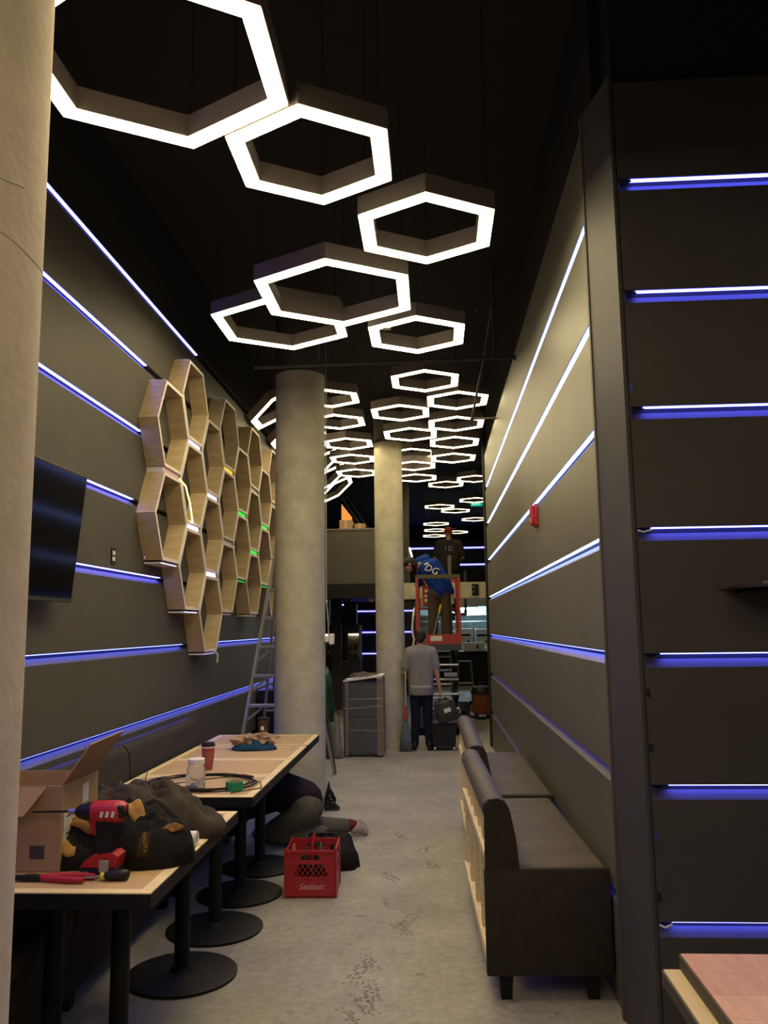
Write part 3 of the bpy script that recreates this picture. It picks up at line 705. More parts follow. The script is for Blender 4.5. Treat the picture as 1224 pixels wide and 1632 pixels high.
drape(MB(off), JB, .30, .55, 268, 312).build('collar_trim', M_tanl, jk, True)
drape(MB(off), JC, .66, .90, 212, 292, 4, 14).build('cuff_trim', M_tanl, jk, True)
drape(MB(off), JS, .35, .70, 300, 345).build('lining', mat('brown fur', (.20, .10, .035), .9, bump=.6, bscale=60), jk, True)
pt = drape(MB(off), JS, .55, .95, 246, 264).build('name_patch', mat('dark olive patch', (.05, .035, .015), .8), jk, True)
pc_ = lump_pt(*JS, .78, math.radians(255), 0, .05); text('TEXOTA', .020, M_tanl, pt, 'lettering', pc_ + Vector((.004, -.010, .006)) - Vector(off), (PI/2-.55, PI/2-.1, .1), 0, .002)
# brown jacket over the second table
bj = thing('brown_jacket', 'dark brown quilted jacket spread over the second table behind the drill', 'jacket', (-1.36, 3.98, TT)); off = (-1.36, 3.98, TT)
lump(MB(off), (-1.38, 4.0, TT), .36, .20, .20, 12, -.12, 20, 80, .32, 3.2).build('body', M_brnj, bj, True)
lump(MB(off), (-1.13, 3.94, TT), .19, .12, .125, 15, -.25, 14, 48, .32, 3.0).build('sleeve', M_brnj, bj, True)
lump(MB(off), (-1.60, 4.02, TT), .17, .13, .18, 17, .1, 14, 48, .32, 3.0).build('hood', M_brnj, bj, True)
# dark bag behind the box
bk = thing('black_bag', 'soft black bag between the cardboard box and the brown jacket', 'bag', (-1.60, 3.86, TT)); off = (-1.60, 3.86, TT)
lump(MB(off), (-1.68, 3.80, TT), .13, .09, .26, 21, 0, 9, 26, .25, 3.0).build('body', M_jack, bk, True)
MB(off).tube([(-1.72, 3.80, .92), (-1.70, 3.80, 1.0), (-1.66, 3.80, 1.0), (-1.64, 3.80, .92)], .008, 6).build('strap', M_blk, bk)

# drill (impact driver) standing upright on its battery
dr = thing('cordless_drill', 'red and black cordless drill with long bit, standing before the jacket', 'drill', (-1.29, 3.27, TT)); off = (-1.29, 3.27, TT)
zc = .985
smooth_auto(MB(off).box((-1.365, 3.225, TT), (-1.215, 3.315, TT+.035), bev=.008).build('battery', M_blkp, dr))
o = MB(off).prism([(-1.362, 3.228, TT+.036), (-1.222, 3.228, TT+.036), (-1.215, 3.228, TT+.075), (-1.235, 3.228, TT+.088), (-1.315, 3.228, TT+.078), (-1.345, 3.228, TT+.06)], (0, .084, 0)).build('battery_housing', M_red, dr); smooth_auto(o)
MB(off).prism([(-1.30, 3.245, TT+.08), (-1.245, 3.245, TT+.085), (-1.255, 3.245, zc-.02), (-1.315, 3.245, zc-.02)], (0, .05, 0)).build('handle', M_blkp, dr)
smooth_auto(MB(off).tube([(-1.335, 3.27, zc), (-1.325, 3.27, zc), (-1.24, 3.27, zc), (-1.215, 3.27, zc), (-1.205, 3.27, zc-.002)], [.036, .040, .042, .038, .028], 20).build('motor_body', M_red, dr))
smooth_auto(MB(off).tube([(-1.40, 3.27, zc), (-1.385, 3.27, zc), (-1.35, 3.27, zc), (-1.333, 3.27, zc)], [.016, .026, .035, .037], 20).build('gear_case', M_blkp, dr))
MB(off).box((-1.232, 3.232, zc-.022), (-1.203, 3.308, zc+.030), bev=.012).build('end_cap', M_blkp, dr)
for i in range(3): MB(off).box((-1.29+.022*i, 3.2275, zc-.014), (-1.278+.022*i, 3.229, zc+.008), (0, .3, 0)).build('side_stripe', M_white, dr)
MB(off).prism([(-1.345, 3.25, zc-.03), (-1.315, 3.25, zc-.03), (-1.305, 3.25, zc-.075), (-1.318, 3.25, zc-.085)], (0, .04, 0)).build('trigger', M_red, dr)
smooth_auto(MB(off).cyl((-1.43, 3.27, zc), (-1.395, 3.27, zc), .011, .013, 14).build('chuck', M_steel, dr))
MB(off).cyl((-1.575, 3.27, zc-.002), (-1.43, 3.27, zc), .0035, .0045, 8).build('drill_bit', M_blk, dr)
MB(off).box((-1.352, 3.2238, TT+.010), (-1.325, 3.2252, TT+.022)).build('rating_label', M_paper, dr)
MB(off).box((-1.285, 3.215, TT+.02), (-1.245, 3.226, TT+.065), bev=.005).build('belt_clip', M_alu, dr)

# pliers
pl = thing('pliers', 'red handled pliers lying at the front edge of the near table', 'pliers', (-1.44, 3.175, TT)); off = (-1.44, 3.175, TT)
smooth_auto(MB(off).tube([(-1.50, 3.185, TT+.013), (-1.45, 3.172, TT+.013), (-1.36, 3.160, TT+.012), (-1.315, 3.158, TT+.012)], [.008, .012, .013, .010], 10).build('grip', M_red, pl), 50)
smooth_auto(MB(off).tube([(-1.50, 3.190, TT+.013), (-1.44, 3.205, TT+.013), (-1.35, 3.212, TT+.012), (-1.29, 3.204, TT+.012)], [.008, .012, .013, .010], 10).build('grip', M_red, pl), 50)
smooth_auto(MB(off).box((-1.56, 3.170, TT+.002), (-1.49, 3.205, TT+.022), bev=.006).build('joint', M_blkp, pl))
MB(off).prism([(-1.555, 3.172, TT+.004), (-1.615, 3.182, TT+.006), (-1.615, 3.187, TT+.006), (-1.555, 3.203, TT+.004)], (0, 0, .014)).build('jaws', M_blkp, pl)
# screwdriver
sd = thing('screwdriver', 'short screwdriver with black grip and yellow collar beside the red pliers', 'screwdriver', (-1.22, 3.19, TT)); off = (-1.22, 3.19, TT)
smooth_auto(MB(off).tube([(-1.25, 3.195, TT+.017), (-1.235, 3.195, TT+.017), (-1.19, 3.20, TT+.019), (-1.165, 3.203, TT+.019), (-1.16, 3.203, TT+.019)], [.012, .017, .019, .018, .012], 14).build('grip', M_blkp, sd), 50)
smooth_auto(MB(off).tube([(-1.268, 3.193, TT+.016), (-1.262, 3.193, TT+.016), (-1.25, 3.195, TT+.017)], [.009, .015, .012], 14).build('collar', mat('yellow translucent', (.55, .50, .05), .3), sd), 50)
MB(off).cyl((-1.34, 3.185, TT+.010), (-1.268, 3.193, TT+.016), .004, n=8).build('blade', M_steel, sd)
# white tape roll on the edge of table
wrl = thing('white_roll', 'small white roll standing on the table edge beside the black jacket', 'roll', (-1.05, 3.68, TT))
m = MB(); R1, R2 = .032, .02
m.ring([(.012, R1*math.cos(a*PI/12), R1+R1*math.sin(a*PI/12)) for a in range(24)], [(.012, R2*math.cos(a*PI/12), R1+R2*math.sin(a*PI/12)) for a in range(24)], (-.03, 0, 0)); m.build('ring_body', M_white, wrl, True)
for p in wrl.children: smooth_auto(p)

# ---- on the far group
jr = thing('plastic_jar', 'clear plastic jar with white lid inside the wire coil', 'jar', (-1.411, 4.96, TT))
smooth_auto(MB().lathe((0, 0, 0), [(.048, .001), (.054, .006), (.054, .115), (.046, .135), (.043, .145)], 28).build('body', M_glass, jr))
smooth_auto(MB().lathe((0, 0, .145), [(.049, 0), (.049, .026), (.046, .029)], 28).build('lid', M_white, jr))
MB().box((-.045, -.0575, .03), (-.018, -.054, .09)).build('label', M_paper, jr)
m = MB(); lump(m, (0, 0, .006), .042, .042, .03, 4, 0, 6, 16, .6, 3); m.build('screws', mat('blue grey screws', (.05, .08, .09), .5), jr)
m = MB(); lump(m, (.018, -.012, .012), .025, .022, .035, 6, 0, 5, 12, .6, 3); m.build('wall_anchors', M_white, jr)
cu = thing('paper_cup', 'red coffee cup with black lid on the second far table', 'cup', (-1.523, 5.63, TT))
smooth_auto(MB().lathe((0, 0, 0), [(.030, 0), (.044, .155)], 28).build('body', mat('red cup card', (.33, .05, .04), .55), cu))
smooth_auto(MB().lathe((0, 0, .045), [(.0350, 0), (.0425, .072)], 28).build('sleeve', mat('brown sleeve', (.30, .09, .06), .7), cu))
smooth_auto(MB().lathe((0, 0, .142), [(.0445, 0), (.0450, .008)], 28).build('cream_band', M_paper, cu))
smooth_auto(MB().lathe((0, 0, .155), [(.047, 0), (.047, .010), (.042, .013), (.040, .022)], 28).build('lid', M_blkp, cu))
tb = thing('tumbler', 'dark brown tumbler on the farthest table next to the ladder', 'tumbler', (-1.50, 7.34, TT))
smooth_auto(MB().lathe((0, 0, 0), [(.036, 0), (.050, .135), (.050, .14)], 24).build('body', mat('dark amber plastic', (.06, .03, .018), .25), tb))
smooth_auto(MB().lathe((0, 0, .14), [(.053, 0), (.053, .012), (.045, .018)], 24).build('lid', M_blkp, tb))
MB().box((-.012, -.048, .055), (.012, -.043, .085)).build('label', M_paper, tb)
tg = thing('tape_roll', 'green masking tape roll on the table with the wire coil', 'tape', (-1.176, 4.93, TT))
m = MB(); m.ring([(.051*math.cos(a*PI/16), .051*math.sin(a*PI/16), 0) for a in range(32)], [(.038*math.cos(a*PI/16), .038*math.sin(a*PI/16), 0) for a in range(32)], (0, 0, .048))
smooth_auto(m.build('tape_band', M_green, tg))
m = MB(); m.ring([(.0378*math.cos(a*PI/16), .0378*math.sin(a*PI/16), .001) for a in range(32)], [(.035*math.cos(a*PI/16), .035*math.sin(a*PI/16), .001) for a in range(32)], (0, 0, .0475))
smooth_auto(m.build('core', M_kraft, tg))
wc = thing('wire_coil', 'loose coil of dark wire lying around the clear jar', 'wire', (-1.42, 5.09, TT))
rr = random.Random(5); pts = []
for i in range(24*5+1):
    a = 2*PI*i/24 - 2.4; k = i/24
    pts.append((.32*(1+.05*math.sin(k*2.1)-.02*k/5)*math.cos(a)+.01*math.sin(k*5), .255*(1+.04*math.cos(k*1.7))*math.sin(a)+.012*math.cos(k*3.3), .005+.0035*k+.003*math.sin(i*.9)))
MB().tube(pts, .0035, 6).build('wire_loops', M_blk, wc, True)
MB().tube([pts[0], (-.34, -.0, .03), (-.36, .10, .07), (-.27, .22, .13)], .003, 6).build('wire_end', M_blk, wc, True)
MB().tube([pts[-1], (.18, .2, .02), (.36, .02, .01), (.395, -.12, .004), (.25, -.27, .004)], .003, 6).build('wire_end', M_blk, wc, True)
MB().tube([(.20, .20, .022), (.25, .175, .022), (.29, .14, .022)], .006, 6).build('splice', mat('dark red wrap', (.12, .02, .01), .6), wc)
pb = thing('paper_bag', 'crumpled brown paper bag lying on the third far table', 'bag', (-1.42, 6.60, TT)); off = (-1.42, 6.60, TT)
def crumple(mb, c, r, sc, seed, amp=.5):
    g = bmesh.ops.create_icosphere(mb.bm, subdivisions=3, radius=1)
    for v in g['verts']:
        n = v.co.normalized(); q = n*1.9 + Vector((seed, seed*.7, 0))
        k = 1 + amp*(noise.noise(q) + .8*(.35-abs(noise.noise(q*1.8))) + .45*noise.noise(q*3.6))
        p = Vector((n.x*sc[0], n.y*sc[1], n.z*sc[2]))*r*k; v.co = p + Vector(c) - mb.off
    lo = min(v.co.z for v in g['verts'])
    for v in g['verts']: v.co.z = max(v.co.z, lo*.55 + (c[2]-mb.off.z)*.45) 
    return mb
M_bagp = mat('brown kraft paper', (.40, .27, .15), .8)
crumple(MB(off), (-1.47, 6.60, TT+.058), .10, (1.05, .8, .45), 3.3, .75).build('paper', M_bagp, pb)
crumple(MB(off), (-1.36, 6.62, TT+.062), .085, (1.15, .8, .52), 8.1, .8).build('torn_flap', M_bagp, pb)
bc = thing('blue_cloth', 'dark blue cloth under the crumpled paper bag', 'cloth', (-1.40, 6.58, TT)); off = (-1.40, 6.58, TT)
m = MB(off); lump(m, (-1.41, 6.56, TT), .185, .12, .055, 41, .1, 8, 26, .9, 2.2); m.build('fabric', M_blue, bc, True)

# ================================================================ RED CRATE
cr = thing('milk_crate', 'red plastic milk crate of tools on the floor beside the tables', 'crate', (-.812, 5.60, 0), math.radians(2))
W, D, Hh, th = .160, .160, .285, .008
MB().box((-W, -D, 0), (W, D, .01)).build('bottom', M_crate, cr)
def crate_side(rot):
    """front side in local plane y=-D with trapezoid windows"""
    m = MB(); y = -D
    def q(*p): m.prism([(x, y, z) for x, z in p], (0, th, 0))
    z0, z1, z2, z3 = .125, .205, .225, .262     # lattice window z0-z1, hand hole z2-z3
    xa, xb, xc, xd = .115, .075, .066, .045
    q((-W, .0), (W, .0), (W, z0), (-W, z0)); q((-W, z3), (W, z3), (W, Hh), (-W, Hh)); q((-xb-.004, z1), (xb+.004, z1), (xc, z2), (-xc, z2))
    for s in (-1, 1):
        pts = [(s*W, z0), (s*xa, z0), (s*xb, z1), (s*xc, z2), (s*xd, z3), (s*W, z3)]; q(*(pts if s > 0 else pts[::-1]))
    for i in range(-6, 7):
        for s in (-1, 1):
            a = Vector((i*.034, 0, z0)); dx = s*.062
            # clip the lattice bar to the trapezoid
            best = [t for t in [k/20 for k in range(21)] if abs(a.x+dx*t) <= xa+(xb-xa)*t-.0]
            if len(best) > 2: m.bar((a.x+dx*best[0], y+.004, z0+(z1-z0)*best[0]), (a.x+dx*best[-1], y+.004, z0+(z1-z0)*best[-1]), .005, .004)
    o = m.build('side', M_crate, cr); o.rotation_euler = (0, 0, rot); return o
fs = crate_side(0)
for k in (1, 2, 3): crate_side(k*PI/2)
for z in (.274, .262, .205, .122, .018):
    MB().box((-W-.003, -D-.003, z-.002), (W+.003, -D, z+.003)).build('rib', M_crate, cr)
for sx in (-1, 1):
    for sy in (-1, 1): MB().box((sx*W-.006, sy*D-.006, 0), (sx*W+.006, sy*D+.006, Hh+.012), bev=.003).build('corner_post', M_crate, cr)
text('Sealtest', .050, mat('faded white print', (.62, .42, .40), .6), cr, 'lettering', (.005, -D-.0015, .068), (PI/2, 0, 0), .3, .0008, 1.0)
rr = random.Random(2)
for i, (x, y, c, nm) in enumerate(((-.12, -.11, M_tanl, 'wooden'), (-.04, -.08, M_red, 'red'), (.0, -.1, M_red, 'red'), (.03, -.06, M_blkp, 'black'), (.075, -.09, M_steel, 'steel'), (.12, -.04, M_blkp, 'black'))):
    t = thing('hand_tool', ('%s handled tool sticking out of the red crate, %s from the left' % (nm, ('first', 'second', 'third', 'fourth', 'fifth', 'sixth')[i])), 'tool', (-.812+x, 5.60+y, .012))
    lean = (.06 if i == 1 else rr.uniform(-.015, .015)); h = (.30, .36, .315, .30, .305, .29)[i]
    MB().cyl((0, 0, 0), (lean*.6, 0, h*.6), .004, n=8).build('shank', M_steel, t)
    smooth_auto(MB().tube([(lean*.6, 0, h*.58), (lean*.65, 0, h*.66), (lean*.9, 0, h*.92), (lean, 0, h)], [.007, .011, .012, .006], 10).build('grip', c, t), 50)
pu = thing('crate_dark_fill', 'black filler lump added to darken the inside of the red crate', 'bag', (-.812, 5.60, .012)); off = (-.812, 5.60, .012)  # added dark lump, gives the crate windows a shaded inside
m = MB(off); lump(m, (-.812, 5.61, .012), .115, .105, .22, 57, 0, 8, 28, .25, 5.0); m.build('fill_body', M_jack, pu, True)
# black tool bag and small black sack
tbg = thing('tool_bag', 'black open tool bag on the floor behind the red crate', 'bag', (-.88, 6.12, 0)); off = (-.88, 6.12, 0)
m = MB(off); lump(m, (-.79, 6.12, 0), .185, .14, .21, 52, 0, 9, 34, .45, 4.0); m.build('body', M_jack, tbg, True)
m = MB(off); lump(m, (-.66, 6.14, 0), .10, .10, .17, 54, 0, 7, 22, .7, 3.0); m.build('side_flap', M_jack, tbg, True)
MB(off).tube([(-.92, 6.1, .18), (-.90, 6.08, .235), (-.75, 6.08, .24), (-.70, 6.1, .18)], .01, 8).build('handle', M_blk, tbg, True)
sk = thing('black_sack', 'small crumpled black plastic scrap at the base of the middle column', 'bag', (-.985, 7.98, 0)); off = (-.985, 7.98, 0)
for dy, k in ((0, 1.), (.03, .8), (-.025, .62)): MB(off).prism([(-1.045, 7.95+dy, 0), (-.93+.02*k, 7.95+dy, 0), (-.915, 7.96+dy, .02), (-.955, 7.955+dy, .055), (-.945, 7.95+dy, .10*k), (-.975, 7.955+dy, .16*k), (-1.0, 7.95+dy, .20*k), (-1.012, 7.955+dy, .255*k), (-1.022, 7.95+dy, .20*k), (-1.05, 7.95+dy, .10*k)], (.006*k, .02, 0)).build('plastic_fold', M_blkp, sk)
for x, z in ((-.985, .10), (-.97, .07), (-1.0, .13)): MB(off).prism([(x, 7.921, z), (x+.012, 7.921, z+.004), (x+.006, 7.921, z+.012)], (0, .004, 0)).build('paper_fleck', M_paper, sk)

# ================================================================ LEANING POLE, TARP, WRAPPED CABINET
po = thing('leaning_pole', 'thin dark easel pole standing on the floor right of the middle column', 'pole', (-1.17, 9.85, 0)); off = (-1.17, 9.85, 0)
MB(off).bar((-1.165, 9.86, 0), (-1.33, 9.70, 1.32), .018, .024).build('pole', mat('olive metal', (.07, .065, .035), .5), po)
MB(off).bar((-1.16, 9.87, .185), (-1.35, 9.87, .185), .014, .014).build('foot_bar', mat('olive metal', (.07, .065, .035), .5), po)
MB(off).bar((-1.50, 9.95, 0), (-1.33, 9.70, 1.32), .018, .024).build('pole', mat('olive metal', (.07, .065, .035), .5), po)
MB(off).bar((-1.38, 9.98, 0), (-1.33, 9.72, 1.31), .018, .024).build('pole', mat('olive metal', (.07, .065, .035), .5), po)
M_gpl = mat('green plastic film', (.025, .10, .035), .3, trans=.3, var=.6, scale=9, col2=(.015, .035, .02))
tarp = thing('plastic_bundle', 'bundle wrapped in green plastic film left of the wrapped cabinet', 'bundle', (-1.50, 11.2, 0)); off = (-1.50, 11.2, 0)
m = MB(off); lump(m, (-1.55, 11.2, 0), .22, .20, 1.12, 71, 0, 16, 26, .12, 5.0); m.build('green_film', M_gpl, tarp, True)
m = MB(off); lump(m, (-1.32, 11.05, 0), .12, .12, .50, 73, 0, 9, 22, .4, 2.0); m.build('clear_film', mat('clear film', (.35, .34, .24), .2, trans=.5, alpha=.6), tarp, True)
wcab = thing('wrapped_cabinet', 'dark cabinet shrink-wrapped in plastic with brown corner boards beside distant column', 'cabinet', (-.965, 11.35, 0)); off = (-.965, 11.35, 0)
MB(off).box((-1.17, 11.12, .04), (-.735, 11.50, .95), bev=.006).build('body', mat('dark grey cabinet', (.035, .037, .038), .5), wcab)
for i in range(2): MB(off).box((-1.145, 11.108, .07+.45*i), (-.76, 11.12, .48+.42*i), bev=.004).build('door', mat('dark grey door', (.04, .042, .043), .45), wcab)
bxm = mat('brown corner board', (.20, .135, .095), .7, var=.2, scale=12)
for x0, x1 in ((-1.205, -1.14), (-.765, -.70)):
    MB(off).box((x0, 11.085, .02), (x1, 11.105, 1.0)).build('corner_board', bxm, wcab)
MB(off).box((-.70, 11.085, .02), (-.68, 11.50, 1.02)).build('corner_board', bxm, wcab)
MB(off).box((-1.205, 11.085, .02), (-1.185, 11.50, .98)).build('corner_board', bxm, wcab)
MB(off).prism([(-1.21, 11.08, .965), (-.68, 11.08, 1.03), (-.68, 11.08, 1.055), (-1.21, 11.08, .985)], (0, .45, 0)).build('top_board', M_plye, wcab)
film = mat('stretch film', (.4, .42, .4), .15, alpha=.07)
m = MB(off); m.box((-1.215, 11.076, .03), (-.672, 11.077, .96)); m.build('stretch_film', film, wcab)
for z, dz in ((.74, .01), (.62, .04), (.35, -.02)): MB(off).tube([(-1.20, 11.072, z), (-.95, 11.070, z+dz*.3), (-.68, 11.072, z+dz)], .004, 6).build('film_fold', M_clear, wcab)
for x, y in ((-1.13, 11.16), (-.78, 11.16), (-1.13, 11.46), (-.78, 11.46)): MB(off).cyl((x, y, 0), (x, y, .04), .02, n=10).build('caster', M_blk, wcab)
bxp = thing('scrap_pile', 'small pile of paper scraps on top of the wrapped cabinet', 'scraps', (-.95, 11.3, 1.03)); off = (-.95, 11.3, 1.03)
m = MB(off); lump(m, (-.95, 11.3, 1.025), .2, .12, .05, 80, 0, 6, 18, .8, 3); m.build('paper', M_concp, bxp)

# ================================================================ SCISSOR LIFT
sl = thing('scissor_lift', 'red scissor lift with raised platform and guard rails in the corridor', 'lift', (.08, 13.8, 0)); off = (.08, 13.8, 0)
x0, x1, y0, y1 = -.27, .43, 13.15, 14.5
M_lg = mat('dark lift grey', (.05, .05, .052), .5)
MB(off).box((x0+.02, y0+.02, .12), (x1-.02, y1-.02, .36), bev=.02).build('chassis', M_lg, sl)
for x in (x0+.05, x1-.05):
    for y in (y0+.2, y1-.2): smooth_auto(MB(off).cyl((x-.05, y, .13), (x+.05, y, .13), .13, n=24).build('wheel', M_blk, sl))
zb, zt_ = .40, 1.30; nst = 4; dz = (zt_-zb)/nst
for k in range(nst):
    for x in (x0+.12, x1-.12):
        MB(off).bar((x, y0+.12, zb+dz*k), (x, y1-.12, zb+dz*(k+1)), .035, .06, (1, 0, 0)).build('scissor_arm', M_lg, sl)
        MB(off).bar((x+.04, y1-.12, zb+dz*k), (x+.04, y0+.12, zb+dz*(k+1)), .035, .06, (1, 0, 0)).build('scissor_arm', M_lg, sl)
    MB(off).cyl((x0+.08, y0+.12, zb+dz*k), (x1-.06, y0+.12, zb+dz*k), .022, n=10).build('pivot_bar', M_steel, sl)
    MB(off).cyl((x0+.08, (y0+y1)/2, zb+dz*(k+.5)), (x1-.06, (y0+y1)/2, zb+dz*(k+.5)), .022, n=10).build('pivot_bar', M_steel, sl)
MB(off).box((x0+.05, y0+.05, .36), (x1-.05, y1-.05, .40)).build('lower_frame', M_lg, sl)
MB(off).box((x0, y0, 1.30), (x1, y1, 1.40), bev=.006).build('platform_frame', M_lg, sl)
MB(off).box((x0+.01, y0+.01, 1.40), (x1-.01, y1-.01, 1.42)).build('deck', M_lg, sl)
for a, b in (((x0, y0, 1.40), (x1, y0+.015, 1.55)), ((x0, y1-.015, 1.40), (x1, y1, 1.55)), ((x0, y0+.015, 1.40), (x0+.015, y1-.015, 1.55)), ((x1-.015, y0+.015, 1.40), (x1, y1-.015, 1.55))):
    MB(off).box(a, b, bev=.003).build('toe_board', M_redm, sl)
MB(off).box((x0+.22, y0-.004, 1.45), (x0+.40, y0, 1.53)).build('warning_label', M_paper, sl)
for x in (x0+.02, x1-.02):
    for y in (y0+.02, (y0+y1)/2, y1-.02): MB(off).bar((x, y, 1.42), (x, y, 2.46), .045, .045).build('guard_post', M_redm, sl)
    MB(off).bar((x, y0, 2.46), (x, y1, 2.46), .045, .045).build('guard_rail', M_redm, sl)
    MB(off).bar((x, y0, 1.98), (x, y1, 1.98), .035, .035).build('guard_rail', M_redm, sl)
for y in (y0+.02, y1-.02):
    MB(off).bar((x0, y, 2.46), (x1, y, 2.46), .05, .06).build('guard_rail', mat('padded olive rail', (.10, .085, .03), .7) if y < 14 else M_redm, sl)
    if y > 14: MB(off).bar((x0, y, 1.98), (x1, y, 1.98), .035, .035).build('guard_rail', M_redm, sl)
MB(off).box((x0+.09, y1-.20, 2.02), (x0+.22, y1-.06, 2.38), bev=.01).build('control_box', M_redm, sl)
for z in (2.12, 2.20, 2.28): MB(off).cyl((x0+.155, y1-.20, z), (x0+.155, y1-.212, z), .028, n=14).build('control_dial', M_white, sl)
MB(off).box((x1-.20, y1-.10, 2.06), (x1-.07, y1-.06, 2.22)).build('document_holder', M_paper, sl)
MB(off).box((x0+.42, y0+.02, .90), (x0+.62, y0+.06, .96)).build('rating_plate', M_steel, sl)
hs = thing('safety_rope', 'pale rope looped over the left side of the scissor lift', 'rope', (x0-.03, 13.2, 1.42)); 
MB((x0-.03, 13.2, 1.42)).tube([(x0-.035, 13.3, 1.95), (x0-.06, 13.28, 1.75), (x0-.07, 13.27, 1.6), (x0-.04, 13.25, 1.48), (x0-.06, 13.25, 1.38), (x0-.08, 13.25, 1.30)], .016, 8).build('strand', M_plye, hs, True)
MB((x0-.03, 13.2, 1.42)).tube([(x0-.035, 13.42, 1.98), (x0-.07, 13.40, 1.7), (x0-.05, 13.38, 1.5), (x0-.05, 13.36, 1.33)], .012, 8).build('strand', M_plye, hs, True)
bs = thing('broom', 'broom with yellow top grip leaning inside the scissor lift', 'broom', (.02, 13.5, 1.42)); off = (.02, 13.5, 1.42)
MB(off).cyl((-.03, 13.40, 1.44), (.10, 13.40, 1.93), .011, n=10).build('handle', M_alu, bs)
MB(off).cyl((.095, 13.40, 1.91), (.125, 13.40, 2.02), .019, n=10).build('grip', M_yel, bs)
MB(off).box((-.14, 13.37, 1.421), (.08, 13.43, 1.46), bev=.006).build('brush_head', M_blkp, bs)

# ================================================================ PEOPLE
def V(*a): return Vector(a)
def hand(mb, wrist, d, palm_n, thumb_side, s=1., curl=.5):
    """palm and five fingers; d = direction of the hand, palm_n = direction fingers curl to, thumb_side = where the thumb leaves"""
    d = V(*d).normalized(); t = V(*thumb_side).normalized(); n = V(*palm_n).normalized(); w = V(*wrist)
    k = w + d*.085*s
    for u in (-.026, -.009, .009, .026): mb.caps(w + d*.01 + t*u*.6*s, k + t*u*s, .014*s, .013*s, 8)
    for u, L in ((.029, .068), (.010, .078), (-.010, .072), (-.029, .055)):
        p = k + t*u*s; d1 = (d*math.cos(curl*.6) + n*math.sin(curl*.6)); d2 = (d*math.cos(curl*1.7) + n*math.sin(curl*1.7)); d3 = (d*math.cos(curl*2.8) + n*math.sin(curl*2.8))
        a = p + d1*L*.45*s; b = a + d2*L*.32*s; c = b + d3*L*.25*s
        mb.caps(p, a, .0098*s, .009*s, 8); mb.caps(a, b, .009*s, .0085*s, 8); mb.caps(b, c, .0085*s, .0075*s, 8)
    p = w + d*.03*s + t*.03*s; a = p + (t*.75 + d*.6 + n*.3).normalized()*.04*s; b = a + (d*.8 + n*.5 + t*.1).normalized()*.032*s
    mb.caps(p, a, .0125*s, .0105*s, 8); mb.caps(a, b, .0105*s, .009*s, 8)
def head(mb, c, face, up=(0, 0, 1), s=1.):
    """skull, jaw, nose, ears, brow as part of the body surface; returns eye positions"""
    c = V(*c); f = V(*face).normalized(); u = V(*up); x = f.cross(u).normalized(); u = x.cross(f)
    P = lambda a, b, h: c + (x*a + f*b + u*h)*s
    mb.caps(P(0, -.018, .02), P(0, .018, .025), .078*s, .074*s); mb.caps(P(0, .03, -.03), P(0, .042, -.075), .062*s, .04*s)
    mb.caps(P(0, .088, .005), P(0, .103, -.022), .010*s, .014*s, 8)
    mb.caps(P(-.03, .078, .03), P(.03, .078, .03), .012*s, None, 8)
    mb.caps(P(-.02, .078, -.058), P(.02, .078, -.058), .009*s, None, 8)
    for sx in (-1, 1): mb.caps(P(sx*.076, -.004, .012), P(sx*.078, -.006, -.02), .015*s, .011*s, 8)
    return [P(sx*.03, .084, .012) for sx in (-1, 1)], P
def person(lab, loc): return thing('person', lab, 'person', loc)
def eyes(t, pts, s=1.):
    for p in pts: MB().ball(p, .011*s, 2).build('eye', M_blkp, t, True)
def shoe(mb, heel, d, L=.27, r=.042, up=(0, 0, 1)):
    h = V(*heel); d = V(*d).normalized(); u = V(*up)
    mb.caps(h+u*r, h+d*L*.55+u*r*.95, r, r*1.05); mb.caps(h+d*L*.5+u*r*.9, h+d*(L-r)+u*r*.75, r*1.05, r*.75); mb.caps(h+u*r, h+u*.085, r, r*.95)

# --- person 1: grey t-shirt, back to the camera
t = person('person in grey t-shirt and dark jeans standing, back turned, holding a black case', (-.19, 11.73, 0)); t.scale = (.86, .92, 1)
B = MB()
ey, P = head(B, (0.01, .03, 1.53), (.25, 1, -.12))
B.caps((.0, .0, 1.33), (.005, .02, 1.48), .062, .055)
B.caps((-.09, 0, .90), (-.12, 0, 1.28), .09, .10); B.caps((.09, 0, .90), (.12, 0, 1.28), .09, .10)
for s in (-1, 1): B.caps((s*.09, 0, .86), (s*.10, .01, .10), .085, .05)
for s, pts in ((-1, [(-.20, 0, 1.32), (-.265, -.01, 1.05), (-.17, .16, .95)]), (1, [(.20, 0, 1.32), (.255, -.03, 1.05), (.30, -.02, .82)])):
    a, b, c = pts; B.caps(a, b, .052, .044); B.caps(b, c, .043, .030)
hand(B, (.302, -.02, .81), (.12, -.05, -1), (-1, 0, 0), (.2, -1, 0), 1., .75)
hand(B, (-.165, .17, .945), (.7, .7, -.1), (0, 0, -1), (.5, -.5, .5), 1., .4)
remeshed(B, 'body', M_skin, t, .0075, 3); eyes(t, ey)
S = MB()
for s in (-1, 1):
    S.caps((s*.085, 0, .83), (s*.10, 0, 1.05), .118, .112); S.caps((s*.10, 0, 1.05), (s*.115, -.005, 1.29), .112, .105); S.caps((s*.07, 0, 1.37), (s*.185, 0, 1.335), .06, .066)
    S.caps((s*.195, 0, 1.325), (s*(.252 if s < 0 else .25), -.012, 1.12), .074, .070)
S.caps((0, 0, .83), (0, 0, 1.30), .12, .11); S.cyl((0, 0, 1.3), (0, .01, 1.415), .10, .068, 16); S.cyl((0, 0, .74), (0, 0, .86), .20, .20, 20)
sh = remeshed(S, 'shirt', M_tee, t, .011, 5)
J = MB()
J.caps((-.05, 0, .82), (.05, 0, .82), .125)
